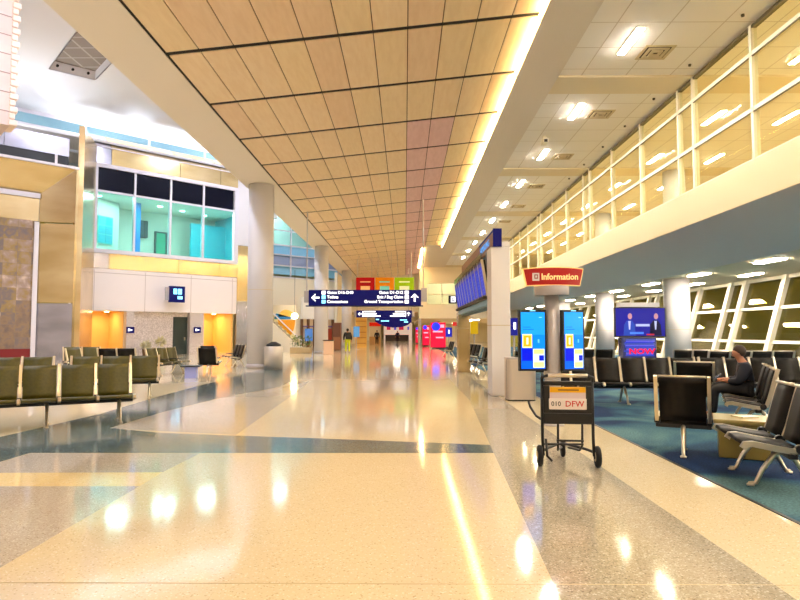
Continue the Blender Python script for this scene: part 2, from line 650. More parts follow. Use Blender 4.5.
# atrium ceiling with one recess
def atrium_ceiling():
    z = Z_AT
    c = [F2 for F2 in ()]
    q = [None] * 4
    for i, (x, y) in enumerate(((49, 69), (95, 80), (128, 52), (82, 25))):
        d = ray(x, y)
        t = (z - CAMH) / d.z
        q[i] = Vector((d.x * t, d.y * t, z))
    # make it an exact parallelogram
    q[2] = q[1] + (q[3] - q[0])
    b = MB()
    x0, x1, ya, yb = -46, X_SOF0 + 0.1, Y0, 92
    o = [Vector((x0, yb, z)), Vector((x1, yb, z)), Vector((x1, ya, z)), Vector((x0, ya, z))]
    # order: q0 far-left, q1 far-right, q2 near-right, q3 near-left
    vs = o + q + [p + Vector((0, 0, 0.5)) for p in q]
    fs = [(0, 1, 5, 4), (1, 2, 6, 5), (2, 3, 7, 6), (3, 0, 4, 7)]
    b.add(vs, fs, 0)
    b.add(vs, [(4, 5, 9, 8), (5, 6, 10, 9), (6, 7, 11, 10), (7, 4, 8, 11)], 0)
    b.add(vs, [(8, 9, 10, 11)], 1)
    o_ = b.build('ceiling', [M['white_wall'], gridmat('recess_tiles', (150, 138, 128), (186, 176, 166), 1.1, 1.1, 0.05)])
    md = o_.modifiers.new('thick', 'SOLIDIFY')
    md.thickness = 0.05
    md.offset = 1
    return q


rq = atrium_ceiling()
# three spots on the recess' far face
uu = (rq[1] - rq[0])
nn = Vector((uu.y, -uu.x, 0)).normalized()
if nn.y > 0:
    nn = -nn
for k, (fr, nm) in enumerate(((0.17, 'at the tower end'), (0.5, 'in the middle'), (0.84, 'at the beam end'))):
    c = rq[0] + uu * fr + Vector((0, 0, 0.26))
    s_ = MB().tube([c + nn * 0.03, c + nn * 0.12], 0.07, 10).build('spotlight', M['black'])
    tag(s_, 'small dark round spotlight in the white ceiling recess, ' + nm, 'spotlight', 'recess spotlights')

# ================================================================== LEFT 45 DEGREE WALLS
PHI = math.atan2(1, 1.025)
OA = (-14.7, 41.0)
OB = (-17.2, 31.1)
OC = (-13.4, 60.0)


def A(px, py):
    return onwall(px, py, OA, PHI)


def B_(px, py):
    return onwall(px, py, OB, PHI)


def C_(px, py):
    return onwall(px, py, OC, PHI)


def avg(fn, *pp):
    return sum(fn(*p)[1] for p in pp) / len(pp)


uL = A(89, 300)[0]
uR = A(236.5, 300)[0]
uE = A(252, 300)[0]
zWT = avg(A, (92, 162), (237, 188))
zWB = avg(A, (89, 252), (235, 264))
zPT = avg(A, (88, 268.5), (235, 277))
zPB = avg(A, (86, 311), (233, 313))
zLedge = avg(A, (92, 144), (120, 151.5))
zTop = zLedge + 1.15
WA = dict(loc=(OA[0], OA[1], 0), rz=PHI)

# pale wall under the windows
struct(MB().box(uL - 1.0, uR, 0, 0.5, zPB, zPT).build('wall_left', M['pale_panel'], **WA))
# metal band round the windows
b = MB()
us = [uL + (uR - uL) * t for t in (0, 0.11, 0.56, 0.86, 1.0)]
for i in range(4):
    mm = 1 if i < 1 else 0
    b.box(us[i] + 0.015, us[i + 1] - 0.015, 0.0, 0.3, zPT + 0.02, zWB - 0.02, mm)
    b.box(us[i] + 0.015, us[i + 1] - 0.015, 0.0, 0.3, zWT + 0.02, zLedge, mm)
    pts = [(us[i] + 0.015, 0.0, zLedge + 0.06), (us[i + 1] - 0.015, 0.0, zLedge + 0.06), (us[i + 1] - 0.015, 1.5, zTop), (us[i] + 0.015, 1.5, zTop)]
    b.prism(pts, (0, 0.3, -0.1), mm)
b.box(uL, uR, 0.05, 0.3, zPT, zWB, 2)
b.box(uL, uR, 0.05, 0.3, zWT, zLedge, 2)
b.box(uL, uR, -0.06, 0.3, zLedge, zLedge + 0.06, 3)
b.box(uR + 0.01, uE + 1.2, -0.02, 0.3, 0.01, zPB + 0.9, 1)
b.box(uR + 0.01, uE + 1.2, -0.02, 0.3, zPB + 0.93, zWB + 1.4, 0)
b.box(uR + 0.01, uE + 1.2, -0.02, 0.3, zWB + 1.43, zTop, 4)
struct(b.build('wall_left', [M['gold'], M['steel'], M['black'], M['white_frame'], M['white_wall']], **WA))


# office window above
def window_left():
    root = MB()
    t = 0.2
    cols = [A(x, 230)[0] for x in (134, 170, 203)]
    zTr = avg(A, (95.6, 191), (232, 210))
    u0, u1 = uL + 0.1, uR - 0.1
    m = MB()
    m.box(u0 - 0.1, u0 + t, -0.12, 0.25, zWB, zWT)
    m.box(u1 - t, u1 + 0.1, -0.12, 0.25, zWB, zWT)
    m.box(u0 + t, u1 - t, -0.12, 0.25, zWB, zWB + t * 1.2)
    m.box(u0 + t, u1 - t, -0.12, 0.25, zWT - t * 1.2, zWT)
    for c in cols:
        m.box(c - 0.06, c + 0.06, -0.08, 0.2, zWB + t, zWT - t)
    m.box(u0 + t, u1 - t, -0.06, 0.2, zTr - 0.06, zTr + 0.06)
    fr = struct(m.build('window_1', M['white_frame'], **WA))
    edges = [u0 + t] + cols + [u1 - t]
    for i in range(4):
        a, c = edges[i] + 0.05, edges[i + 1] - 0.05
        struct(MB().box(a, c, 0.04, 0.08, zTr + 0.06, zWT - t).build('window_pane', M['navy_pane'], fr))
        struct(MB().box(a, c, 0.04, 0.06, zWB + t, zTr - 0.06).build('window_pane', M['glass_teal'], fr))
    return u0, u1, cols, zTr


u0, u1, ucols, zTr = window_left()
# the office behind it
b = MB()
b.box(uL, uR + 1, 0.3, 8, zWB - 0.1, zWB + 0.0, 0)
b.box(uL, uR + 1, 0.3, 8, zTr + 0.1, zTr + 0.3, 0)
b.box(uL, uR + 1, 5.3, 5.5, zWB, zTr + 0.1, 0)
b.box(uL - 0.1, uL + 0.05, 0.3, 8, zWB, zTr + 0.1, 0)
b.box(uR + 0.9, uR + 1.1, 0.3, 8, zWB, zTr + 0.1, 1)
b.prism([(uL + 0.1, 2.2, zWB), (ucols[0] + 0.2, 3.4, zWB), (ucols[0] + 0.2, 3.6, zWB), (uL + 0.1, 2.4, zWB)], (0, 0, zTr + 0.08 - zWB), 0)
O36 = (OA[0] - 3.6 * math.sin(PHI), OA[1] + 3.6 * math.cos(PHI))
b.box(onwall(191, 230, O36, PHI)[0], uR + 0.9, 3.6, 3.8, zWB, zTr - 0.6, 1)
struct(b.build('wall_office', [M['office_wall'], M['office_teal']], **WA))


def loc_on(O, phi, u, y, z=0.0):
    return (O[0] + u * math.cos(phi) - y * math.sin(phi), O[1] + u * math.sin(phi) + y * math.cos(phi), z)


def on_a(name, label, cat, u, y, z, group=None):
    return thing(name, label, cat, loc_on(OA, PHI, u, y, z), PHI, group)


H_ = zTr - zWB


def deep(px, y):
    O = loc_on(OA, PHI, 0, y)
    return onwall(px, 230, O, PHI)[0]


ua, ub = deep(134.5, 2.4), deep(140.5, 2.4)
tag(MB().box(-(ub - ua) / 2, (ub - ua) / 2, 0, 0.4, 0.005, H_ + 0.09).build('office_pillar', M['office_blue'], loc=loc_on(OA, PHI, (ua + ub) / 2, 2.4, zWB), rz=PHI), 'blue square pillar inside the upstairs office behind teal glass', 'pillar')
ua, ub = deep(141, 4.8), deep(148, 4.8)
uw = (ub - ua) / 2
t = on_a('office_cabinet', 'dark green wall cupboard high on the upstairs office wall', 'cabinet', (ua + ub) / 2, 4.95, zWB + 2.0)
MB().box(-uw, uw, -0.1, 0.3, 0, 1.25).build('cabinet_body', M['office_dark'], t)
MB().box(-uw, -0.02, -0.14, -0.1, 0.03, 1.22).build('cabinet_door', M['office_dark'], t)
MB().box(0.02, uw, -0.14, -0.1, 0.03, 1.22).build('cabinet_door', M['office_dark'], t)
t = on_a('office_counter', 'dark green low counter with pale top in the upstairs office', 'counter', (ua + ub) / 2 + 0.1, 4.85, zWB + 0.004)
MB().box(-uw, uw, -0.3, 0.4, 0, 0.85).build('counter_body', M['office_dark'], t)
MB().box(-uw - 0.05, uw + 0.05, -0.35, 0.42, 0.85, 0.92).build('counter_top', M['office_wall'], t)
ua, ub = deep(155, 5.15), deep(167, 5.15)
uw = (ub - ua) / 2
t = struct(on_a('door_2', 'teal glass door in dark frame in the upstairs office', 'door', (ua + ub) / 2, 5.17, zWB))
b = MB().box(-uw, -uw + 0.1, -0.1, 0.1, 0, 2.6).box(uw - 0.1, uw, -0.1, 0.1, 0, 2.6).box(-uw + 0.1, uw - 0.1, -0.1, 0.1, 2.5, 2.6)
b.build('door_frame', M['office_dark'], t)
MB().box(-uw + 0.1, uw - 0.1, -0.03, 0.03, 0, 2.5).build('door_leaf', M['office_green'], t)
t = on_a('wall_shelf', 'teal framed notice board on the slanting upstairs office wall', 'notice board', 0, 0, 0)
ph = math.atan2(1.2, ucols[0] - uL + 0.1)
t.location = loc_on(OA, PHI, uL + 0.1 + (ucols[0] - uL + 0.1) * 0.6, 2.10 + 1.2 * 0.6, zWB + 1.0)
t.rotation_euler.z = PHI + ph
b = MB()
for i in range(2):
    for j in range(3):
        b.box(-0.55 + i * 0.57, -0.02 + i * 0.57, -0.06, 0.02, 0.02 + j * 0.6, 0.56 + j * 0.6)
b.build('board_panel', M['office_teal'], t)
MB().box(-0.6, 0.6, -0.04, 0.04, -0.04, 1.82).build('board_frame', flat((120, 200, 190)), t)
for k, (du, nm) in enumerate(((1.0, 'over the slanting wall'), (ucols[1] - uL + 0.3, 'over the teal door'), (ucols[2] - uL - 0.2, 'over the pale bay'), (uR - uL - 0.9, 'over the teal partition'))):
    o_ = MB().lathe([(0.17, 0.0), (0.17, 0.03)], seg=14).build('office_downlight', M['teal_lamp'], loc=loc_on(OA, PHI, uL + du, 2.0 + 0.5 * k, zTr + 0.065), rz=PHI)
    tag(o_, 'round white ceiling downlight in the upstairs office, ' + nm, 'light', 'office downlights')
for du in (0.25, 0.55, 0.85):
    L = bpy.data.lights.new('office_lamp', 'AREA')
    L.energy = 200
    L.color = (1.0, 1.0, 0.97)
    L.size = 1.2
    lo = bpy.data.objects.new('office_lamp', L)
    COL.objects.link(lo)
    lo.location = loc_on(OA, PHI, uL + (uR - uL) * du, 1.3, zTr + 0.02)

# ground-floor front under the pale wall
ux = {k: A(k, 335)[0] for k in (84, 86, 126, 134, 165, 175, 190, 204, 233)}
b = MB()
b.box(ux[126], ux[134], 0.0, 0.5, 0, zPB, 0)
b.box(ux[134], ux[175], 0.35, 0.8, 0, zPB, 0)
b.box(ux[190], ux[204], 0.05, 0.5, 0, zPB, 0)
b.box(ux[175], ux[190], 0.35, 0.8, 2.55, zPB, 0)
struct(b.build('wall_stone', M['stone'], **WA))
b = MB()
b.box(ux[84] - 1, ux[126] + 0.4, 3.2, 3.4, 0, zPB + 0.2)
b.box(ux[204] - 0.4, ux[233] + 0.6, 3.2, 3.4, 0, zPB + 0.2)
b.box(ux[84] - 1, ux[233] + 0.6, 0.5, 3.4, zPB + 0.02, zPB + 0.2)
b.box(ux[233], ux[233] + 0.15, 0.3, 3.2, 0, zPB)
b.box(ux[126] - 0.02, ux[126] + 0.15, 0.5, 3.2, 0, zPB)
b.box(ux[204] - 0.15, ux[204] + 0.02, 0.5, 3.2, 0, zPB)
struct(b.build('wall_recess', M['warm_wall'], **WA))
d = struct(MB().box(ux[175] + 0.05, ux[190] - 0.03, 0.4, 0.5, 0, 2.55).build('door_1', M['dark_door'], **WA))
struct(MB().box(ux[190] - 0.25, ux[190] - 0.2, 0.3, 0.4, 0.95, 1.15).build('door_handle', M['alu'], d))
for k, (a, c, nm) in enumerate(((ux[86], ux[126], 'in the wide warm recess by the steel return'), (ux[204], ux[233], 'in the warm recess near the round column'))):
    for j in range(2):
        o_ = MB().lathe([(0.14, 0.0), (0.14, 0.03)], seg=12).build('recess_downlight', M['warm_lamp'], loc=loc_on(OA, PHI, a + (c - a) * (0.3 + 0.45 * j), 1.9, zPB - 0.02), rz=PHI)
        tag(o_, 'warm round downlight %s, %s one' % (nm, ORD[j]), 'light', 'warm recess downlights')
    L = bpy.data.lights.new('recess_lamp', 'AREA')
    L.energy = 45
    L.color = (1.0, 0.80, 0.48)
    L.size = 1.0
    lo = bpy.data.objects.new('recess_lamp', L)
    COL.objects.link(lo)
    lo.location = loc_on(OA, PHI, (a + c) / 2, 1.9, zPB - 0.04)

for px, nm in ((130, 'narrow stone pier beside the wide warm recess'), (197, 'stone pier beside the dark door')):
    uq, zq = A(px, 330)
    t = on_a('wall_sign', 'small blue flag sign on the ' + nm, 'sign', uq, -0.001, zq, 'blue signs on stone piers')
    MB().box(-0.24, 0.24, -0.1, 0, -0.2, 0.2).build('sign_plate', M['navy'], t)
    MB().prism([(-0.15, -0.115, -0.08), (0.15, -0.115, 0.0), (-0.15, -0.115, 0.1)], (0, 0.014, 0)).build('sign_arrow', M['sign_white'], t)
uq, zq = A(171, 295)
t = on_a('gate_sign', 'dark blue lit gate sign projecting from the pale panelled wall', 'sign', uq, -0.9, zq)
MB().box(-0.5, 0.5, -0.15, 0.12, -0.53, 0.53).build('sign_box', M['navy'], t)
MB().box(-0.75, -0.5, 0.0, 0.1, -0.4, 0.45).build('sign_side', M['alu_pole'], t)
MB().box(-0.1, 0.1, 0.12, 0.9, -0.1, 0.1).build('sign_bracket', M['alu_pole'], t)
b = MB().box(-0.28, -0.05, -0.18, -0.15, 0.0, 0.36).box(0.02, 0.27, -0.18, -0.15, 0.0, 0.36).box(0.0, 0.32, -0.18, -0.15, -0.32, -0.12)
b.build('sign_symbols', M['sign_cyan'], t)

# ---- block B in front of it
WB_ = dict(loc=(OB[0], OB[1], 0), rz=PHI)
bE = B_(75, 300)[0]
bI = B_(41, 300)[0]
bT = B_(36, 300)[0]
bL = bE - 26
zB0 = avg(B_, (0, 125), (72, 141))
zB1 = avg(B_, (0, 146), (72, 157))
zB2 = avg(B_, (0, 155), (72, 166))
zB3 = avg(B_, (0, 184), (41, 191))
zB4 = avg(B_, (0, 214), (36, 218))
zBr = 1.45 - 16 * 30 / 600
b = MB()
n = 9
for i in range(n):
    a, c = bE - 0.5 - (i + 1) * 2.9, bE - 0.5 - i * 2.9
    b.box(a + 0.02, c - 0.02, -0.12, 0.3, zB1, zB0, 1)
b.box(bL, bE - 0.5, -0.05, 0.3, zB2, zB1, 3)
b.box(bL, bE, -0.14, 0.3, zB2 - 0.12, zB2, 2)
for i in range(n):
    a = bE - 1.1 - i * 4.0
    b.box(a - 0.06, a + 0.06, -0.1, 0.0, zB2, zB1, 2)
# splayed portal: head and jamb
zb2 = zB2 - 0.12
nn_ = 0.9
for i in range(6):
    a, c = bI - (i + 1) * 3.1, bI - i * 3.1
    a2, c2 = a, c
    if i == 0:
        c2 = bE - 0.1
    b.prism([(a + 0.03, nn_, zB3), (c - 0.03 if i else c, nn_, zB3), (c2 - 0.03, 0.0, zb2), (a2 + 0.03, 0.0, zb2)], (0, 0.25, 0.1), 0)
b.prism([(bI, nn_, 0), (bI, nn_, 2.98), (bE - 0.12, 0, 2.98), (bE - 0.12, 0, 0)], (0.1, 0.3, 0), 1)
b.prism([(bI, nn_, 3.02), (bI, nn_, zB4 - 0.1), (bE - 0.12, 0, zB4 - 0.1), (bE - 0.12, 0, 3.02)], (0.1, 0.3, 0), 0)
b.prism([(bI, nn_, zB4 - 0.02), (bI, nn_, zB3), (bE - 0.12, 0, zb2), (bE - 0.12, 0, zB4 - 0.02)], (0.1, 0.3, 0), 0)
b.box(bE - 0.12, bE, -0.03, 0.3, 0, zb2, 0)
b.box(bL, bI, nn_ - 0.12, nn_ + 0.2, zB3 - 0.25, zB3, 2)
for i in range(5):
    a, c = bI - (i + 1) * 3.1, bI - i * 3.1
    b.box(a + 0.02, c - 0.02, nn_, nn_ + 0.2, zB4, zB3 - 0.25, 0)
b.box(bL, bI, nn_ + 0.06, nn_ + 0.3, zBr, zB3, 3)
struct(b.build('wall_left', [M['gold'], M['steel'], M['white_frame'], M['black']], **WB_))
struct(MB().box(bL, bT, nn_ - 0.02, nn_ + 0.25, zBr, zB4).build('wall_tiled', M['slate'], **WB_))
struct(MB().box(bT, bI - 0.01, nn_ - 0.12, nn_ + 0.25, 0, zB4 - 0.05).build('trim_1', M['white_frame'], **WB_))
struct(MB().box(bL, bT, nn_ - 0.06, nn_ + 0.25, 0, zBr).build('baseboard_left', M['red_base'], **WB_))
# return wall between B and A
pB = Vector(loc_on(OB, PHI, bE, 0))
pA = Vector(loc_on(OA, PHI, uL, 0))
dv = pA - pB
ph = math.atan2(dv.y, dv.x)
Lr = dv.length
b = MB()
zrF = P(79, 126, pB.y).z
zrB = zLedge
for za, zb, mm in ((0, 2.6, 1), (2.63, 5.4, 0), (5.43, 8.4, 0)):
    b.box(0, Lr, 0, -0.2, za, zb, mm)
b.prism([(0, 0, 8.43), (Lr, 0, 8.43), (Lr, 0, zrB), (0, 0, zrF)], (0, -0.2, 0), 0)
b.box(-0.03, 0.03, 0.03, -0.25, 0, zrF, 0)
struct(b.build('wall_return', [M['gold'], M['steel'], M['silver_edge']], loc=(pB.x, pB.y, 0), rz=ph))

# tower standing on block B
tp = P(20, 60, 22.0)
tz = P(20, 127, 22.0).z
t = thing('ceiling_tower', 'tall pinkish panelled shaft hanging from the ceiling above the metal clad block', 'panelled shaft', (tp.x, 22.0, tz), PHI)
hh = Z_AT - 0.02 - tz
b = MB().box(-6, -0.25, 0.0, 2.0, 0, hh, 0)
k = 0.5
while k < hh:
    b.box(-6, -0.25, -0.015, 0, k, k + 0.035, 1)
    k += 0.72
b.build('tower_cladding', [M['tower_clad'], M['tower_line']], t)
b = MB()
k = 0.0
while k < hh - 0.2:
    b.box(-0.3, -0.02 - 0.08 * (int(k * 4) % 2), -0.08, 1.0, k, k + 0.22)
    k += 0.25
b.build('edge_trim', flat((250, 226, 206), 0.4), t, bevel=0.04)

# clerestory band above wall A
zC0 = zTop - 0.6
zC1 = Z_AT - 0.02
b = MB()
du = 4.2
ulo, uhi = uL - 8, uE + 6
fr_c = MB().box(ulo, uhi, -0.05, 0.05, zC1 - 0.22, zC1).box(ulo, uhi, -0.05, 0.05, zC1 - 0.95, zC1 - 0.85).box(ulo, uhi, -0.05, 0.05, zC0, zC0 + 0.1)
uk = ulo
while uk < uhi:
    fr_c.box(uk - 0.06, uk + 0.06, -0.06, 0.06, zC0, zC1)
    uk += du
fr_c = struct(fr_c.build('window_2', M['white_frame'], loc=OD, rz=PHI))
uk = ulo
while uk < uhi - 0.1:
    struct(MB().box(uk + 0.06, uk + du - 0.06, -0.01, 0.01, zC0, zC1 - 0.2).build('window_pane', M['glass_blue'], fr_c))
    uk += du
struct(MB().box(ulo, uhi, 3.0, 3.2, zC0 - 2, zC1).build('wall_clerestory', flat((226, 236, 236), 0.7), loc=OD, rz=PHI))
struct(MB().box(ulo, uhi, 0.2, 3.2, zC0 - 0.3, zC0 - 0.1).build('floor_clerestory', M['white_wall'], loc=OD, rz=PHI))
struct(MB().box(uL - 6, uE + 1.2, 0.35, 3.3, zTop - 0.75, zTop - 0.6).build('floor_ledge', M['white_wall'], **WA))

# ---- curtain wall C further along
WC = dict(loc=(OC[0], OC[1], 0), rz=PHI)
c0, c1 = C_(240, 250)[0], C_(352, 250)[0]
zc_t = Z_AT - 0.1
zc1 = avg(C_, (272, 244), (290, 246))
zc2 = avg(C_, (272, 274), (310, 276))
b = MB()
b.box(c0, c1, 0.0, 0.4, 3.4, zc2 - 0.3)
b.box(c0, c1, 0.0, 0.4, 0, 3.4)
struct(b.build('wall_far', M['cream'], **WC))
b = MB()
b.box(c0, c1, 0.15, 0.4, zc2, zc1, 0)
b.box(c0, c1, 0.1, 0.14, zc2 + 1.0, zc2 + 1.9, 1)
struct(b.build('wall_spandrel', [flat((150, 208, 236), 0.25), flat((160, 168, 196), 0.3)], **WC))
m = MB()
zs = [zc2 - 0.3, zc2 + 0.9, zc2 + 2.0, zc1, zc1 + 1.5, zc1 + 3.0, zc_t]
for z in zs:
    m.box(c0, c1, -0.06, 0.1, z - 0.06, z + 0.06)
uk = C_(291, 240)[0]
uks = [uk + 3.1 * j for j in range(-6, 8) if c0 < uk + 3.1 * j < c1]
for z in uks:
    m.box(z - 0.06, z + 0.06, -0.06, 0.1, zc2 - 0.3, zc_t)
fr3 = struct(m.build('window_3', M['white_frame'], **WC))
for i in range(len(uks) - 1):
    struct(MB().box(uks[i] + 0.06, uks[i + 1] - 0.06, 0.0, 0.02, zc1 + 0.06, zc_t).build('window_pane', M['glass_blue'], fr3))
struct(MB().box(c0 - 2, c1 + 2, 4.0, 4.2, zc2, zc_t).build('wall_far_room', flat((200, 214, 190), 0.7), **WC))
struct(MB().box(c0 - 2, c1 + 2, 0.4, 4.2, zc1 - 0.3, zc1).build('floor_far_room', M['white_wall'], **WC))
struct(MB().box(-30, -15, 62, 62.3, 0, Z_AT).build('wall_far', M['cream']))
struct(MB().box(-7.3, -7.0, 62, Y1, 0, Z_SOF).build('wall_far', M['cream']))
struct(MB().box(-45, -44.7, Y0, 40, 0, Z_AT).build('wall_left', M['cream']))
struct(MB().box(-45, 17, Y0 - 0.3, Y0, 0, Z_AT).build('wall_back', M['beige']))

# ================================================================== RIGHT SIDE
# gallery slab: fascia, sloped underside, flat lounge ceiling
b = MB()
prof = [(X_GL, Z_FB), (X_GL, Z_FT), (X_WT + 1.5, Z_FT), (X_WT + 1.5, Z_LOW), (X_LOW, Z_LOW)]
b.prism([(x, Y0, z) for x, z in prof], (0, 64 - Y0, 0))
struct(b.build('ceiling_gallery', [mat('fascia_paint', (230, 212, 176), 0.7)]))
struct(MB().prism([(X_GL + 0.02, Y0, Z_FB - 0.01), (X_LOW, Y0, Z_LOW - 0.01), (X_LOW, Y0, Z_LOW + 0.0), (X_GL + 0.02, Y0, Z_FB)], (0, 64 - Y0, 0)).build('ceiling_soffit', M['soffit']))
struct(MB().box(X_WT + 0.3, X_WT + 0.6, Y0, 64, Z_FT, Z_TILE + 0.2).build('wall_right', M['cream']))

# gallery glazing, one window per bay
zrow = [Z_FT, 1.45 + 5.1, 1.45 + 6.39, Z_TILE]
nwin = 4
for k in range(-2, 5):
    ya = 16.3 + BAY * k
    ms = [ya, ya + 0.9, ya + 0.9 + 2.8, ya + 0.9 + 5.6, ya + BAY]
    m = MB()
    for y in ms[:-1]:
        m.box(X_GL + 0.02, X_GL + 0.16, y - 0.05, y + 0.05, Z_FT, Z_TILE, 0)
        m.box(X_GL + 0.04, X_GL + 0.14, y + 0.05, y + 0.09, Z_FT, Z_TILE, 1)
    for i, z in enumerate(zrow):
        hz = 0.05 if i < 3 else 0.07
        m.box(X_GL + 0.03, X_GL + 0.15, ya + 0.05, ya + BAY - 0.05, z - (0 if i == 0 else hz), z + (hz if i < 3 else 0), 0 if i < 3 else 1)
        if 0 < i < 3:
            m.box(X_GL + 0.02, X_GL + 0.05, ya + 0.05, ya + BAY - 0.05, z - hz - 0.025, z - hz, 1)
    fr = struct(m.build('window_%d' % nwin, [M['cream_frame'], M['dark_frame']]))
    nwin += 1
    for i in range(4):
        for j in range(3):
            struct(MB().box(X_GL + 0.08, X_GL + 0.095, ms[i] + 0.05, ms[i + 1] - 0.05, zrow[j] + 0.05, zrow[j + 1] - 0.05).build('window_pane', M['glass_clear'], fr))
# leaning outer windows
LEAN = (X_WT - X_WB) / Z_LOW


def leanx(z):
    return X_WB + LEAN * z


def lbar(m, ya, yb, za, zb, x_in, x_out, mi=0):
    pts = [(leanx(za) + x_in, ya, za), (leanx(za) + x_out, ya, za), (leanx(zb) + x_out, ya, zb), (leanx(zb) + x_in, ya, zb)]
    m.prism(pts, (0, yb - ya, 0), mi)


for k in range(-2, 4):
    ya = 26.7 + BAY * k
    ms = [ya, ya + 1.2, ya + 4.1, ya + 6.5, ya + BAY]
    m = MB()
    for y in ms[:-1]:
        lbar(m, y - 0.13, y + 0.13, 0, Z_LOW, -0.2, 0.12)
    zr = [0.0, 1.1, 2.47, Z_LOW]
    for i, z in enumerate(zr):
        za, zb = (z - 0.06, z + 0.06) if 0 < i < 3 else ((0, 0.3) if i == 0 else (z - 0.15, z))
        lbar(m, ya + 0.13, ya + BAY - 0.13, za, zb, -0.1, 0.08)
    fr = struct(m.build('window_%d' % nwin, M['cream_frame']))
    nwin += 1
    for i in range(4):
        for j in range(3):
            p = MB()
            lbar(p, ms[i] + 0.13, ms[i + 1] - 0.13, zr[j] + 0.06, zr[j + 1] - 0.06, -0.01, 0.01)
            struct(p.build('window_pane', M['glass_night'], fr))
# outside: apron at night
struct(MB().box(14.5, 120, -60, 160, -3.2, -3.0).build('ground_outside', noisy('apron_concrete', (70, 66, 40), (96, 90, 56), 0.15, 0.9)))

# far end of the lounge and of the concourse
b = MB()
b.box(1.6, 17, 64, 64.4, 3.0, 4.5)
b.box(1.6, 17, 64, 64.4, 6.75, 9.0)
b.box(1.6, 2.3, 64, 64.4, 4.5, 6.75)
b.box(5.6, 17, 64, 64.4, 4.5, 6.75)
struct(b.build('wall_far', M['cream']))
m = MB()
for x in (2.3, 3.9, 5.5):
    m.box(x, x + 0.1, 63.9, 64.1, 4.5, 6.75)
m.box(2.4, 5.5, 63.9, 64.1, 5.5, 5.6)
fr = struct(m.build('window_%d' % nwin, M['cream_frame']))
struct(MB().box(2.4, 3.9, 64.0, 64.02, 4.5, 6.75).build('window_pane', M['glass_clear'], fr))
struct(MB().box(4.0, 5.5, 64.0, 64.02, 4.5, 6.75).build('window_pane', M['glass_clear'], fr))
struct(MB().box(1.6, 17, 70, 70.3, 3.0, 9.0).build('wall_far', flat((214, 214, 190), 0.7)))
struct(MB().box(1.6, 17, 64.4, 110, 3.0, 3.2).build('ceiling_far', M['cream']))
struct(MB().box(4.6, 17, 100, 100.3, 0, 3.0).build('wall_far', M['cream']))
struct(MB().box(4.4, 4.6, 78, Y1, 0, 3.0).build('wall_far', M['cream']))
b = MB().box(-7.2, 1.6, 71, 71.4, 3.9, 9.0)
struct(b.build('wall_far', M['beige']))
struct(MB().box(-7.2, 4.6, 71.4, Y1, 3.9, 4.1).build('ceiling_far', M['cream']))
struct(MB().box(-7.2, 4.6, Y1 - 0.3, Y1, 0, 4.0).build('wall_far', M['cream']))
struct(MB().box(X_WB - 0.2, X_WB + 3, 63.8, 64, 0, 3.78).build('wall_far', M['cream']))
struct(MB().box(X_WB, X_WB + 3, Y0, 6.0, 0, 3.78).build('wall_right', M['cream']))

# ------------------------------------------------------------------ columns


def column(x, y, z0, z1, r, label, grp):
    t = thing('round_column', label, 'column', (x, y, 0), 0, grp)
    MB().lathe([(r, z0 + 0.003), (r, z1 - 0.004)], seg=48).build('shaft', M['column'], t, smooth=True)
    zj = z0 + (z1 - z0) * 0.42
    MB().lathe([(r + 0.002, zj), (r + 0.002, zj + 0.02)], seg=48).build('shaft_joint', M['vent'], t, smooth=True)
    if z0 < 1:
        MB().lathe([(r + 0.02, 0.003), (r + 0.02, 0.16), (r + 0.004, 0.17)], seg=40).build('base_ring', M['alu_pole'], t, smooth=True)
    return t


column(-6.1, 25.2, 0, Z_SOF, 0.53, 'big round white column by the silver bin, nearest under the beam', 'columns under the beam')
column(-6.05, 43.3, 0, Z_SOF, 0.5, 'cream round column behind the overhead sign, second under the beam', 'columns under the beam')
column(-5.9, 60.5, 0, Z_SOF, 0.5, 'white round column beside the person in yellow, third under the beam', 'columns under the beam')
column(11.75, 26.0, 0, Z_LOW, 0.53, 'cream round column beside the lounge television, near the leaning windows', 'columns in the gate lounge')
column(11.75, 35.4, 0, Z_LOW, 0.53, 'cream round column between kiosk and television in the gate lounge', 'columns in the gate lounge')
column(11.75, 44.7, 0, Z_LOW, 0.53, 'far cream round column seen past the kiosk in the gate lounge', 'columns in the gate lounge')
column(11.75, 26.0, Z_FT, Z_TILE, 0.45, 'round column upstairs behind the gallery glass, nearer one', 'columns behind the gallery glass')
column(11.75, 35.4, Z_FT, Z_TILE, 0.45, 'round column upstairs behind the gallery glass, farther one', 'columns behind the gallery glass')


# ------------------------------------------------------------------ ceiling fixtures
led_me = MB().box(-0.075, 0.075, -0.65, 0.65, -0.012, 0.0).mesh('lamp_tube', M['led'])
ledg_me = MB().box(-0.075, 0.075, -0.65, 0.65, -0.012, 0.0).mesh('lamp_tube', mat('gallery_lamp', (255, 250, 235), 0.5, emit=(255, 246, 232), es=95))
ledb_me = MB().box(-0.11, 0.11, -0.69, 0.69, 0.0, 0.02).mesh('lamp_housing', M['cream_frame'])
leds_me = MB().box(-0.14, 0.14, -0.65, 0.65, -0.02, 0.0).mesh('lamp_tube', M['led_soffit'])


def linear_light(x, y, z, label, grp, me=led_me):
    t = thing('ceiling_light', label, 'ceiling light', (x, y, z), 0, grp)
    inst(ledb_me, 'lamp_housing', t, (0, 0, -0.021))
    inst(me, 'lamp_tube', t, (0, 0, -0.022))


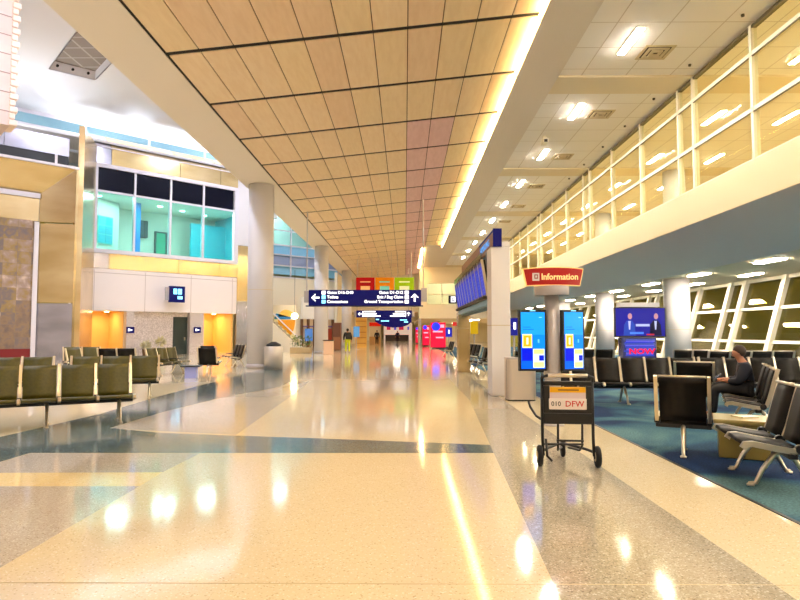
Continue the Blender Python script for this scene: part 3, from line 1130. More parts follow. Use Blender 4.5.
ZT = Z_TILE + 0.06
ys = [14.3 + 4.65 * k for k in range(-5, 10)]
vis = 0
for y in ys:
    if y > 13:
        linear_light(5.5, y, ZT, 'linear lamp in the tiled ceiling over the lounge edge, %s from the camera' % ORD[vis], 'lamps in the tiled aisle ceiling')
        vis += 1
    else:
        linear_light(5.5, y, ZT, 'linear lamp in the tiled ceiling behind the viewpoint', 'lamps behind the viewpoint')
for xr, nm in ((10.2, 'front'), (12.6, 'rear')):
    for k, y in enumerate([14.9 + 4.65 * j for j in range(-2, 9)]):
        linear_light(xr, y, ZT, 'linear lamp in the upstairs gallery ceiling behind glass, %s row, %s along' % (nm, ORD[k]), 'lamps of the upstairs gallery', ledg_me)
for xr, nm in ((11.7, 'column row'), (13.75, 'window row')):
    for k, y in enumerate([19.25 + 4.65 * j for j in range(-4, 9)]):
        linear_light(xr, y, Z_LOW, 'linear lamp in the low lounge ceiling, %s, %s along' % (nm, ORD[k]), 'lamps of the low lounge ceiling', leds_me)


def vent(x, y, label, s=1.0):
    t = thing('ceiling_vent', label, 'vent', (x, y, ZT), 0, 'vents in the tiled aisle ceiling')
    b = MB()
    for q in range(3):
        a, c = (0.38 - q * 0.12) * s, (0.31 - q * 0.12) * s
        z = -0.02 - 0.015 * q
        b.box(-a, a, -a, -c, z, -0.001).box(-a, a, c, a, z, -0.001).box(-a, -c, -c, c, z, -0.001).box(c, a, -c, c, z, -0.001)
    b.build('vent_louver', M['vent'], t)
    MB().box(-0.3 * s, 0.3 * s, -0.3 * s, 0.3 * s, -0.012, -0.002).build('vent_backing', M['vent_dark'], t)


for k, y in enumerate([14.9, 19.2, 23.9, 28.8, 33.4, 38.0]):
    vent(6.35, y, 'square ceiling vent beside the linear lamps, %s from the camera' % ORD[k])
for k, y in enumerate([13.1, 15.6, 17.9, 20.3, 22.6, 25.0, 27.3]):
    o_ = MB().lathe([(0.035, -0.05), (0.04, -0.02), (0.04, -0.001)], seg=10).build('sprinkler_head', M['vent_dark'], loc=(7.55, y, Z_TILE if 16.25 < y < 17.4 else ZT))
    tag(o_, 'tiny dark sprinkler along the gallery glass, %s from the camera' % ORD[k], 'sprinkler', 'sprinklers along the gallery glass')
t = thing('ceiling_camera', 'white security camera hanging from the tiled ceiling between two lamps', 'camera', (5.05, 21.4, ZT))
MB().box(-0.06, 0.06, -0.06, 0.06, -0.12, -0.002).build('camera_mount', M['cream_frame'], t)
MB().box(-0.1, 0.1, -0.2, 0.16, -0.3, -0.12).build('camera_body', M['cream_frame'], t, bevel=0.02)
MB().box(-0.06, 0.06, -0.22, -0.2, -0.27, -0.17).build('camera_lens', M['vent_dark'], t)

# cove lamps between the battens
nc = 0
y = 13.2 - 27
while y < 48:
    o_ = MB().box(X_COVE - 0.10, X_COVE - 0.05, y + 0.10, y + 2.9, Z_TILE + 0.0, Z_TILE + 0.05).build('cove_light', M['cove'])
    tag(o_, 'glowing warm cove strip along the wood ceiling edge', 'cove light', 'cove strips along the wood ceiling')
    y += 3
y = 49.2
while y < 64:
    o_ = MB().box(1.40, 1.58, y + 0.1, y + 2.9, wood_z(1.5) - 0.06, wood_z(1.5) - 0.05).build('cove_light', M['cove'])
    tag(o_, 'glowing warm cove strip on the narrow far stretch of wood ceiling', 'cove light', 'far cove strips')
    y += 3

# unseen fill lamps added in the atrium ceiling to brighten this side
for k, (x, y) in enumerate(((-10, 2), (-10, 10), (-10, 17), (-17, 4), (-17, 12), (-24, 8), (-10, 46), (-10, 54), (-10, -6), (-18, -5), (-9.5, 24), (-10, 30.5), (-10, 37))):
    o_ = MB().lathe([(0.22, 0.0), (0.22, 0.05)], seg=16).build('atrium_downlight', M['cool_lamp'], loc=(x, y, Z_AT - 0.06))
    tag(o_, 'round downlight in the high white atrium ceiling', 'light', 'atrium downlights')

# uplights on the ledge
for k, (px, py) in enumerate(((72, 86), (146, 103))):
    d_ = ray(px, py)
    tt = (Z_AT - CAMH) / d_.z
    tgt = Vector((d_.x * tt, d_.y * tt, Z_AT))
    pos = Vector(loc_on(OA, PHI, uL - 2.5 + 6.0 * k, 2.4, zTop - 0.3))
    L = bpy.data.lights.new('ledge_uplight', 'SPOT')
    L.energy = 500
    L.color = (0.72, 0.82, 1.0)
    L.spot_size = R(50)
    L.spot_blend = 0.9
    L.shadow_soft_size = 0.1
    lo = bpy.data.objects.new('ledge_uplight', L)
    COL.objects.link(lo)
    lo.location = pos
    lo.rotation_euler = (tgt - pos).to_track_quat('-Z', 'Y').to_euler()

for k in range(9):  # hidden fill added behind the ledges to brighten the atrium ceiling
    L = bpy.data.lights.new('ledge_wash', 'AREA')
    L.energy = 190 if k < 5 else 170
    L.color = (0.88, 0.92, 1.0)
    L.shape = 'RECTANGLE'
    L.size = 3.0
    L.size_y = 0.4
    lo = bpy.data.objects.new('ledge_wash', L)
    COL.objects.link(lo)
    lo.location = loc_on(OB, PHI, bE - 3 - k * 4.5, 3.0, zB0 - 0.6) if k < 5 else loc_on(OA, PHI, uL + 1 + (k - 5) * 4.6, 2.4, zTop - 0.55)
    lo.rotation_euler = (PI, 0, PHI)
L = bpy.data.lights.new('far_room_lamp', 'AREA')
L.energy = 260
L.color = (1, 0.97, 0.9)
L.size = 2.5
lo = bpy.data.objects.new('far_room_lamp', L)
COL.objects.link(lo)
lo.location = (4.5, 67.2, 8.6)
L = bpy.data.lights.new('curtain_room_lamp', 'AREA')  # fill added to lift the dark room behind the curtain wall
L.energy = 500
L.color = (0.95, 1, 1)
L.size = 3
lo = bpy.data.objects.new('curtain_room_lamp', L)
COL.objects.link(lo)
lo.location = loc_on(OC, PHI, C_(290, 250)[0], 2.2, zc_t - 0.3)
for k in range(4):  # fill added behind the clerestory glass to brighten the band
    L = bpy.data.lights.new('clerestory_lamp', 'AREA')
    L.energy = 60
    L.color = (0.9, 0.98, 1.0)
    L.size = 1.5
    lo = bpy.data.objects.new('clerestory_lamp', L)
    COL.objects.link(lo)
    lo.location = loc_on(OA, PHI, uL - 4 + 6.5 * k, 3.2 + 1.6, zC1 - 0.05)
# world: night sky with sodium haze
W = bpy.data.worlds.new('night')
S.world = W
W.use_nodes = True
bg = W.node_tree.nodes['Background']
bg.inputs[0].default_value = lin((120, 108, 40))
bg.inputs[1].default_value = 1.5
# ================================================================== BEAM SEATING
def seat_meshes(w, dark):
    lm = M['leather_dark'] if dark else M['leather']
    h = w / 2 - 0.035
    seat = MB().ribbon([(-0.47, 0.425), (-0.45, 0.452), (-0.38, 0.455), (-0.22, 0.425), (-0.06, 0.405), (0.0, 0.41)], -h, h, -0.05).mesh('seat', lm, True)
    back = MB().ribbon([(0.015, 0.42), (0.04, 0.50), (0.065, 0.60), (0.10, 0.74), (0.135, 0.86), (0.16, 0.93)], -h, h, -0.042).mesh('backrest', lm, True)
    fr = MB()
    prof = [(-0.49, 0.405), (-0.46, 0.452), (-0.38, 0.46), (-0.22, 0.43), (-0.05, 0.405), (0.02, 0.43), (0.055, 0.53), (0.10, 0.70), (0.135, 0.83), (0.17, 0.95)]
    fr.ribbon(prof, -0.02, 0.02, -0.052)
    frame = fr.mesh('side_frame', M['alu'], False)
    pv = MB()
    pv.tube([(-0.03, 0.0, 0.40), (0.03, 0.0, 0.40)], 0.042, 14)
    pivot = pv.mesh('pivot_cap', M['black'], True)
    lg = MB()
    lg.tube([(0, -0.06, 0.35), (0, -0.14, 0.30), (0, -0.24, 0.16), (0, -0.30, 0.03), (0, -0.36, 0.018)], [0.028, 0.026, 0.022, 0.02, 0.02], 10)
    lg.lathe([(0.035, 0.002), (0.035, 0.018), (0.02, 0.026)], (0, -0.345, 0), 12)
    fleg = lg.mesh('leg', M['alu'], True)
    lg = MB()
    lg.tube([(0, -0.06, 0.35), (0, 0.02, 0.29), (0, 0.10, 0.15), (0, 0.16, 0.03), (0, 0.20, 0.018)], [0.028, 0.026, 0.022, 0.02, 0.02], 10)
    lg.lathe([(0.035, 0.002), (0.035, 0.018), (0.02, 0.026)], (0, 0.19, 0), 12)
    rleg = lg.mesh('leg', M['alu'], True)
    tr = MB().ribbon([(0.165, 0.935), (0.175, 0.945)], -h, h, 0.0)
    rail = MB().tube([(-h - 0.01, 0.15, 0.935), (h + 0.01, 0.15, 0.935)], 0.016, 8).mesh('top_rail', M['alu'], True)
    arm = MB().ribbon([(-0.28, 0.53), (-0.26, 0.555), (-0.1, 0.55), (0.05, 0.53)], -0.025, 0.025, -0.03).mesh('armrest', M['black'], True)
    return dict(seat=seat, back=back, frame=frame, pivot=pivot, fleg=fleg, rleg=rleg, rail=rail, arm=arm)


_sm = {}


def bench(n, w, x, y, th, label, grp, dark=False, legs=None, rail=False, arms=False, anchor='right'):
    """x, y: floor point under the back line at the anchor end; th: heading, seats face local -Y"""
    key = (round(w, 3), dark)
    if key not in _sm:
        _sm[key] = seat_meshes(w, dark)
    g = _sm[key]
    t = thing('beam_seating', label, 'airport seating', (x, y, 0), th, grp)
    s = -1 if anchor == 'right' else 1
    for i in range(n):
        cx = s * (i + 0.5) * w
        inst(g['seat'], 'seat', t, (cx, 0, 0))
        bk = inst(g['back'], 'backrest', t, (cx, 0, 0))
        if rail:
            inst(g['rail'], 'top_rail', bk)
    for i in range(n + 1):
        cx = s * i * w
        fr = inst(g['frame'], 'side_frame', t, (cx, 0, 0))
        inst(g['pivot'], 'pivot_cap', fr)
        if arms:
            inst(g['arm'], 'armrest', t, (cx, 0, 0))
    L = n * w
    a, c = sorted((0, s * L))
    MB().box(a - 0.02, c + 0.02, -0.10, -0.02, 0.31, 0.375).build('beam', M['black'], t, bevel=0.008)
    for q in (legs or ([0.3, n - 0.3] if n > 1 else [0.5])):
        inst(g['fleg'], 'leg', t, (s * q * w, 0, 0))
        inst(g['rleg'], 'leg', t, (s * q * w, 0, 0))
    return t


def along(x, y, th, d):
    return (x + d * math.cos(th), y + d * math.sin(th))


G1 = 'seat rows in the aisle'
th = R(31)
bench(5, 0.53, -4.62, 10.15, th, 'olive black row of beam seats at the slate stripe, front row of the aisle seating', G1, legs=[0.35, 2.3, 4.6])
th = R(20)
bench(3, 0.6, -5.62, 13.7, th, 'olive black row of three seats just behind the front row, by the slate stripe', G1, legs=[0.3, 2.6])
bench(4, 0.6, -7.62, 12.95, th, 'olive black row of seats behind the front row, cut by the picture edge', G1, legs=[0.3, 2.6])
# groups further back
bench(3, 0.6, *P(150, 360, 20.3).to_2d(), R(80), 'row of seats seen from the side, beside the blue lit box', G1, anchor='left', arms=True)
bench(2, 0.62, *P(137, 360, 20.5).to_2d(), R(184), 'pair of black seats turned away, in front of the speckled stone wall', G1, dark=True, anchor='left')
bench(2, 0.62, *P(101, 360, 22.5).to_2d(), R(40), 'pair of olive seats in front of the wide warm recess', G1, anchor='right')
bench(1, 0.62, *P(84, 360, 20.5).to_2d(), R(75), 'single seat seen from the side near the steel return wall', G1, arms=True)
bench(1, 0.66, *P(217.5, 360, 21.2).to_2d(), R(180), 'single black seat turned away, in front of the stone pier', G1, dark=True, anchor='left')
bench(1, 0.62, *P(216, 360, 24.6).to_2d(), R(180), 'single black seat turned away, hidden behind another in front of the stone pier', G1, dark=True, anchor='left')
bench(3, 0.6, *P(241, 360, 25.5).to_2d(), R(-62), 'row of black seats seen from the side by the big round column', G1, dark=True, arms=True)

G2 = 'seats in the gate lounge'
th2 = R(-116)
thp = th2 + R(270)
x2, y2 = 3.56, 5.5
ux_, uy_ = -math.cos(th2), -math.sin(th2)
bench(1, 0.57, 3.07, 7.40, thp, 'single black lounge seat in aluminium frame seen from behind, by the corner table', G2, dark=True, rail=True, anchor='right')
bench(1, 0.62, 4.91, 11.0, thp, 'single black framed seat seen from behind, between corner table and long row', G2, dark=True, rail=True, anchor='right')
bench(2, 0.55, x2, y2, R(-105), 'pair of black seats seen from the side, cut by the picture edge', G2, dark=True, rail=True, anchor='right', legs=[0.45, 1.7])
bench(3, 0.6, x2 + ux_ * 3.5, y2 + uy_ * 3.5, th2, 'row of black lounge seats in which the person sits', G2, dark=True, rail=True, anchor='right', legs=[0.3, 2.7])
bench(6, 0.525, 6.1, 12.6, 0, 'long row of black lounge seats behind the luggage cart, facing the aisle', G2, dark=True, legs=[0.6, 3, 5.4])
bench(5, 0.525, 6.2, 12.6, 0, 'long row of black lounge seats behind the seated person, facing the aisle', G2, dark=True, anchor='left', legs=[0.6, 3, 4.5])
bench(3, 0.55, *P(672, 350, 18.5).to_2d(), R(168), 'black row of seats turned to the leaning windows, before the near lounge column', G2, dark=True, anchor='right', rail=True)
bench(4, 0.6, *P(790, 350, 17.3).to_2d(), R(180), 'black row of seats turned to the leaning windows, behind the person', G2, dark=True, anchor='left', rail=True)
bench(3, 0.6, *P(496, 350, 20.5).to_2d(), R(-80), 'black row of seats seen through the flight board gate', G2, dark=True, arms=True, rail=True)
bench(3, 0.6, *P(478, 350, 27.0).to_2d(), R(-80), 'black row of seats deeper behind the flight board gate', G2, dark=True, arms=True, rail=True)
bench(3, 0.6, *P(452, 345, 36.0).to_2d(), R(-85), 'black row of seats beside the far red displays', G2, dark=True, arms=True)
bench(3, 0.6, *P(513, 350, 17.5).to_2d(), R(180), 'black row of seats behind the silver bin and kiosk', G2, dark=True, anchor='right')
bench(4, 0.6, *P(612, 350, 19.5).to_2d(), R(180), 'black row of seats behind the long row, between kiosk and television', G2, dark=True, anchor='left')

# low boxes and tables
oli = M['leather']
t = thing('corner_table', 'olive corner table with pale top and box base between the lounge seats', 'table', (4.0, 7.22, 0), thp + PI)
MB().box(-0.31, 0.31, -0.31, 0.31, 0.40, 0.45).build('table_top', flat((150, 134, 76), 0.35), t, bevel=0.012)
MB().box(-0.26, 0.26, -0.26, 0.26, 0.006, 0.40).build('table_base', flat((128, 112, 52), 0.45), t, bevel=0.01)
MB().box(-0.008, 0.008, -0.264, -0.26, 0.02, 0.38).build('base_seam', flat((70, 60, 26)), t)
o_ = MB().box(-0.12, 0.12, -0.09, 0.09, 0.0, 0.012).build('paper', flat((235, 228, 200)), loc=(4.05, 7.25, 0.452), rz=0.3)
tag(o_, 'small white paper lying on the corner table', 'paper')
p_ = P(188, 372, 19.2)
t = thing('low_table', 'low table on a bluish lit box base at the end of the aisle seats', 'table', (p_.x, p_.y + 0.3, 0), R(10))
MB().box(-0.3, 0.3, -0.3, 0.3, 0.36, 0.40).build('table_top', M['black'], t)
MB().box(-0.17, 0.17, -0.2, 0.2, 0.002, 0.36).build('table_base', flat((150, 160, 225), 0.4), t)  # bluish reflection painted into the base colour


# ================================================================== INFORMATION KIOSK
def screen_ui(t, w, h):
    """portrait touch screen picture in local x,z on y = 0 facing -y"""
    cols = [((0.0, 0.60, 1.0, 1.0), (24, 140, 236)), ((0.0, 0.0, 1.0, 0.60), (0, 84, 216)), ((0.5, 0.36, 1.0, 0.60), (10, 120, 214)),
            ((0.06, 0.37, 0.46, 0.61), (255, 226, 140)), ((0.10, 0.395, 0.42, 0.585), (255, 158, 20)),
            ((0.03, 0.14, 0.47, 0.355), (6, 20, 190)), ((0.5, 0.02, 0.97, 0.35), (226, 244, 250)), ((0.52, 0.26, 0.95, 0.345), (226, 246, 120)),
            ((0.53, 0.14, 0.72, 0.24), (250, 196, 206)), ((0.74, 0.14, 0.95, 0.24), (10, 30, 180)), ((0.52, 0.03, 0.95, 0.12), (214, 246, 130)),
            ((0.22, 0.43, 0.30, 0.55), (255, 240, 200)), ((0.70, 0.46, 0.76, 0.52), (90, 180, 240)), ((0.76, 0.90, 0.88, 0.915), (120, 200, 255)), ((0.08, 0.73, 0.40, 0.74), (10, 80, 190)), ((0.08, 0.69, 0.52, 0.70), (10, 80, 190))]
    b = MB()
    mats = []
    for i, ((x0, z0, x1, z1), c) in enumerate(cols):
        b.box(-w / 2 + x0 * w, -w / 2 + x1 * w, -0.003 - 0.0006 * i, -0.002, z0 * h, z1 * h, i)
        mats.append(flat(c, 0.3, 1.5))
    return b.build('screen_picture', mats, t)


KX, KY = 2.06, 8.45
t = thing('information_kiosk', 'grey information post with two blue touch screens and red sign on top', 'kiosk', (KX, KY, 0))
MB().lathe([(0.15, 0.175), (0.15, 0.19), (0.11, 0.20)], seg=28).build('base_plate', M['alu_pole'], t, smooth=True)
MB().lathe([(0.108, 0.185), (0.108, 1.72), (0.1, 1.73), (0.1, 1.98)], seg=24).build('post', M['alu_pole'], t, smooth=True)
MB().lathe([(0.235, 1.975), (0.24, 1.985), (0.24, 2.095), (0.235, 2.105)], seg=32).build('drum', M['alu_pole'], t, smooth=True)
M['gold_bright'] = mat('gold_lettering', (150, 120, 70), 0.4, emit=(255, 216, 140), es=0.9)
# red curved sign with flaring ends
b = MB()
N = 14


def arcpt(f, z, y0):
    hw = 0.375 + 0.055 * (z - 2.10) / 0.26
    return (f * hw, y0 + 0.10 * f * f, z + 0.016 * (1 - f * f) * (1 if z > 2.3 else 0.2))


def signband(b, zl, zh, ya, yb, shrink, m):
    vs = []
    for i in range(N + 1):
        f = (-1 + 2 * i / N) * shrink
        for z, yy in ((zl, ya), (zh, ya), (zh, yb), (zl, yb)):
            vs.append(arcpt(f, z, yy))
    fs = []
    for i in range(N):
        for q in range(4):
            q2 = (q + 1) % 4
            fs.append((i * 4 + q, i * 4 + q2, i * 4 + 4 + q2, i * 4 + 4 + q))
    fs += [(0, 3, 2, 1), (N * 4, N * 4 + 1, N * 4 + 2, N * 4 + 3)]
    b.add(vs, fs, m)


signband(b, 2.10, 2.345, -0.20, -0.12, 1.0, 1)
signband(b, 2.112, 2.333, -0.204, -0.19, 0.968, 0)
b.box(-0.15, 0.15, -0.14, 0.12, 2.10, 2.12, 1)
sg = b.build('sign_board', [M['red_sign'], M['gold_trim']], t)
text('sign_lettering', 'Information', 0.122, M['gold_bright'], sg, (0.065, -0.210, 2.220), align='CENTER', sx=0.88, bold=0.002)
b = MB().box(-0.305, -0.215, -0.21, -0.18, 2.17, 2.275, 0).box(-0.285, -0.235, -0.214, -0.21, 2.195, 2.255, 1).box(-0.272, -0.248, -0.217, -0.214, 2.21, 2.24, 0)
b.build('sign_icon', [flat((250, 220, 190), 0.4, 0.6), flat((150, 60, 40))], sg)
for px0, px1, yaw, hh in ((519, 547, 6, 1), (562, 586, 20, 1)):
    cpx = (px0 + px1) / 2
    Yk = KY - 0.12 if yaw < 20 else KY - 0.08
    c0_ = P(cpx, 371, Yk)
    top = P(cpx, 310, Yk)
    H = top.z - c0_.z
    wd = (P(px1, 340, Yk).x - P(px0, 340, Yk).x) / math.cos(R(yaw))
    e = bpy.data.objects.new('touch_screen', MB().box(-wd / 2, wd / 2, 0.0, 0.07, 0, H).mesh('touch_screen', M['black']))
    COL.objects.link(e)
    e.parent = t
    e.location = (c0_.x - KX, Yk - KY, c0_.z)
    e.rotation_euler.z = R(yaw)
    sc = screen_ui(e, wd - 0.05, H - 0.06)
    sc.location = (0, 0, 0.03)
    MB().box(-0.04, 0.04, -0.004, 0.01, H - 0.016, H - 0.006).build('screen_camera', M['sign_cyan'], e)
    # arm to the post
    v = Vector((-(c0_.x - KX), -(Yk - KY), 0))
    a_ = MB()
    a_.tube([Vector((c0_.x - KX, Yk - KY + 0.04, 1.35)), Vector((0, 0, 1.35))], 0.035, 10)
    a_.build('screen_arm', M['alu_pole'], t)

# true size and stance of the post: it stands 9.6 m into the hall
t.location = (2.345, 9.6, 0)
for ch in t.children:
    ch.location = (ch.location.x * 1.136, ch.location.y * 1.136, ch.location.z * 1.136 - 0.197)
    ch.scale = (1.136, 1.136, 1.136)

# ================================================================== LUGGAGE CART
CX, CY = 1.775, 6.62
t = thing('luggage_cart', 'black luggage cart with white advert panel reading 010, in front of the kiosk', 'luggage cart', (CX, CY, 0), R(-6))
bk = M['black']
HW = 0.27
# each side frame: upright, bend to the wheel
for s in (-1, 1):
    MB().tube([(s * HW, 0.02, 0.93), (s * HW, 0.03, 0.55), (s * HW, 0.02, 0.30), (s * (HW + 0.0), -0.02, 0.12)], 0.017, 10).build('upright', bk, t, smooth=True)
    w_ = MB().tube([(s * (HW - 0.005), -0.02, 0.115), (s * (HW + 0.03), -0.02, 0.115)], 0.024, 12).build('wheel_hub', bk, t)
    tyre = MB()
    tyre.lathe([(0.05, -0.026), (0.098, -0.026), (0.115, -0.012), (0.115, 0.012), (0.098, 0.026), (0.05, 0.026)], seg=26)
    wl = tyre.build('wheel', M['black_rubber'], t, smooth=True, loc=(s * (HW + 0.035), -0.02, 0.117))
    wl.rotation_euler = (0, PI / 2, 0)
    MB().lathe([(0.05, -0.028), (0.05, 0.028)], seg=16).build('wheel_disc', M['vent'], wl)
MB().tube([(-HW, 0.02, 0.92), (-HW, 0.0, 0.965), (-HW + 0.05, -0.02, 0.985), (HW - 0.05, -0.02, 0.985), (HW, 0.0, 0.965), (HW, 0.02, 0.92)], 0.017, 10).build('push_handle', bk, t, smooth=True)
MB().tube([(-HW + 0.06, -0.02, 0.986), (HW - 0.06, -0.02, 0.986)], 0.021, 12).build('handle_grip', M['alu'], t, smooth=True)
# panel frame
b = MB()
b.box(-0.26, 0.26, -0.01, 0.025, 0.875, 0.925).box(-0.26, -0.19, -0.01, 0.025, 0.60, 0.875).box(0.195, 0.26, -0.01, 0.025, 0.60, 0.875)
b.box(-0.26, 0.26, -0.01, 0.025, 0.575, 0.615)
pf = b.build('panel_frame', bk, t, bevel=0.008)
b = MB().box(-0.19, 0.195, 0.0, 0.02, 0.615, 0.86, 0).box(-0.188, 0.193, -0.003, 0.0, 0.80, 0.86, 1).box(-0.10, 0.12, -0.006, -0.003, 0.822, 0.834, 2).box(-0.17, 0.18, -0.003, 0.0, 0.7, 0.703, 3)
ad = b.build('advert_panel', [flat((226, 206, 206), 0.4), flat((246, 186, 20), 0.4), flat((120, 70, 20)), flat((180, 150, 150))], pf)
pl = MB().box(-0.20, 0.20, -0.02, 0.0, 0.618, 0.735).build('number_plate', flat((240, 228, 220), 0.4), pf, bevel=0.006)
text('plate_number', '010', 0.07, flat((40, 34, 30)), pl, (-0.178, -0.021, 0.677), sx=1.0, ext=0.001, bold=0.001)
text('plate_lettering', 'DFW', 0.088, flat((206, 40, 30)), pl, (-0.03, -0.021, 0.677), sx=1.02, ext=0.001, bold=0.001)
# basket
b = MB().box(-0.262, 0.262, 0.0, 0.02, 0.465, 0.572).box(-0.262, 0.262, 0.02, 0.24, 0.455, 0.47).box(-0.262, -0.25, 0.02, 0.24, 0.47, 0.57).box(0.25, 0.262, 0.02, 0.24, 0.47, 0.57).box(-0.262, 0.262, 0.23, 0.242, 0.47, 0.57)
b.build('basket', bk, t, bevel=0.004)
# inner frame and chassis
for s in (-1, 1):
    MB().tube([(s * 0.13 + 0.03, 0.04, 0.46), (s * 0.13 + 0.03, 0.06, 0.22), (s * 0.12 + 0.03, 0.16, 0.15), (s * 0.04 + 0.03, 0.42, 0.13)], 0.013, 8).build('inner_rail', bk, t, smooth=True)
    MB().tube([(s * HW, 0.02, 0.16), (s * 0.2, 0.14, 0.17), (s * 0.08, 0.36, 0.17), (0.02, 0.5, 0.16)], 0.016, 8).build('chassis_rail', bk, t, smooth=True)
MB().tube([(-0.12, 0.03, 0.275), (0.17, 0.03, 0.275)], 0.011, 8).build('cross_bar', bk, t)
MB().tube([(-HW, 0.02, 0.235), (0.17, 0.05, 0.235)], 0.011, 8).build('cross_bar', bk, t)
wl = MB().lathe([(0.02, -0.02), (0.075, -0.02), (0.085, -0.01), (0.085, 0.01), (0.075, 0.02), (0.02, 0.02)], seg=22).build('wheel', M['black_rubber'], t, smooth=True, loc=(0.02, 0.52, 0.087))
wl.rotation_euler = (0, PI / 2, 0)
MB().box(-0.005, 0.045, 0.48, 0.56, 0.1, 0.19).build('caster_fork', bk, t)
MB().tube([(-HW - 0.01, 0.06, 0.5), (-HW - 0.05, 0.16, 0.52), (-HW - 0.10, 0.3, 0.60), (-HW - 0.115, 0.34, 0.66)], 0.014, 8).build('brake_lever', bk, t, smooth=True)
MB().tube([(-HW + 0.03, -0.02, 0.3), (-HW + 0.04, -0.05, 0.12), (-HW + 0.09, -0.06, 0.07)], 0.014, 8).build('drop_bar', bk, t, smooth=True)

# ================================================================== BINS
def lounge_bin(x, y, label, rz=0.0, s=1.0):
    t = thing('litter_bin', label, 'bin', (x, y, 0), rz)
    pr = []
    w, d, r = 0.31 * s, 0.26 * s, 0.12 * s
    pts = []
    for cx, cy, a0 in ((w - r, d - r, 0), (-w + r, d - r, 90), (-w + r, -d + r, 180), (w - r, -d + r, 270)):
        for q in range(7):
            a = R(a0 + q * 15)
            pts.append((cx + r * math.cos(a), cy + r * math.sin(a)))
    MB().prism([(p[0], p[1], 0.03) for p in pts], (0, 0, 0.86)).build('bin_body', M['brass_bin'], t)
    MB().prism([(p[0] * 0.97, p[1] * 0.97, 0.002) for p in pts], (0, 0, 0.03)).build('bin_plinth', M['black'], t)
    MB().prism([(p[0] * 1.01, p[1] * 1.01, 0.89) for p in pts], (0, 0, 0.035)).build('bin_lid', M['alu_pole'], t)
    MB().box(-0.12 * s, 0.12 * s, -0.09 * s, 0.09 * s, 0.925, 0.95).build('bin_opening', M['black'], t, bevel=0.01)
    MB().box(-w - 0.004, -w + 0.03, -d + r, -d + r + 0.012, 0.05, 0.88).build('door_joint', M['gap'], t)
    return t


lounge_bin(2.5, 13.15, 'silver litter bin with rounded corners between flight board pillar and kiosk')
t = thing('round_bin', 'silver cylindrical litter bin with black top beside the big round column', 'bin', (*P(273.5, 366, 24.0).to_2d(), 0))
MB().lathe([(0.36, 0.003), (0.36, 0.9), (0.34, 0.92)], seg=28).build('bin_body', M['brass_bin'], t, smooth=True)
MB().lathe([(0.3, 0.92), (0.28, 1.0), (0.12, 1.08), (0.1, 1.1)], seg=24).build('bin_lid', M['black'], t, smooth=True)

# ================================================================== FLIGHT BOARD GATE
t = thing('flight_board', 'white gate frame carrying a row of blue flight screens beside the aisle', 'flight information board', (2.2, 14.2, 0))
ZP = 3.45
LG = 8.6
for y_, nm in ((0, ''), (LG, '')):
    mm = M['white_wall'] if y_ == 0 else M['gold']
    pl_ = MB().box(-0.21, 0.23, y_ - 0.35, y_ + 0.35, 0.004, ZP).build('pillar', mm, t, bevel=0.015)
    MB().box(-0.216, 0.236, y_ - 0.356, y_ + 0.356, 1.62, 1.635).build('pillar_joint', M['vent'], pl_)
MB().box(-0.10, 0.23, -0.36, LG + 0.36, ZP, ZP + 0.12).build('top_beam', M['white_wall'], t)
hd = MB().box(-0.15, -0.04, -0.34, LG - 1.2, ZP - 0.0, ZP + 0.40, 0).build('header_board', [flat((150, 92, 40), 0.4)], t)
MB().box(-0.16, 0.04, -0.40, -0.34, ZP - 0.0, ZP + 0.42).build('header_end', M['navy'], hd)
text('header_lettering', 'SAMSUNG', 0.25, flat((90, 170, 250), 0.4, 0.8), hd, (-0.155, 2.1, ZP + 0.19), rot=(PI / 2, 0, -PI / 2), sx=1.6, bold=0.0)
MB().box(-0.158, -0.15, -0.34, 2.3, ZP + 0.35, ZP + 0.4).build('header_stripe', M['navy'], hd)
ns = 10
sw = (LG - 0.75) / ns
px_ = MB()
for i in range(ns):
    yy = 0.37 + i * sw
    s_ = bpy.data.objects.new('flight_screen', MB().box(-0.05, 0.05, 0.015, sw - 0.015, 0, 0.88).box(-0.062, 0.0, -0.02, 0.02, 0, 0.9, 1).mesh('flight_screen', [M['black'], M['cream_frame']]))
    COL.objects.link(s_)
    s_.parent = t
    s_.location = (-0.16, yy, 2.36)
    s_.rotation_euler = (0, R(-9), 0)
    b = MB().box(-0.056, -0.05, 0.06, sw - 0.06, 0.05, 0.81, 0)
    rnd = random.Random(i)
    b.box(-0.058, -0.056, 0.08, sw - 0.08, 0.74, 0.79, 1)
    for r_ in range(8):
        z_ = 0.09 + r_ * 0.078
        x_ = 0.1
        for wd in (0.12, 0.2, 0.1):
            b.box(-0.058, -0.056, x_, x_ + wd * rnd.uniform(0.6, 1), z_, z_ + 0.016, 2)
            x_ += wd + 0.05
    b.build('screen_picture', [flat((10, 40, 180), 0.5, 0.9), flat((10, 20, 110), 0.3, 0.6), flat((90, 130, 235), 0.5, 0.6)], s_)
MB().box(-0.30, -0.06, 0.36, LG - 0.36, 2.27, 2.34).build('screen_shelf', M['vent_dark'], t)
MB().box(-0.2, -0.04, 0.36, LG - 0.36, 2.13, 2.27).build('shelf_panel', flat((90, 150, 176), 0.3), t)
MB().box(-0.36, -0.33, 0.36, LG - 0.4, 3.26, 3.40).build('glass_fin', M['glass_blue'], t)
for y_ in (0.6, LG * 0.5, LG - 1.0):
    MB().box(-0.2, 0.0, y_, y_ + 0.06, 3.0, 3.45).build('screen_bracket', M['alu_pole'], t)
MB().box(-0.10, 0.2, 0.35, LG - 0.35, 2.1, 3.45).build('back_panel', flat((60, 110, 140), 0.4), t)
t2 = thing('pictogram_sign', 'small black square sign with white symbol on the far flight board pillar', 'sign', (1.845, 22.8, 2.72))
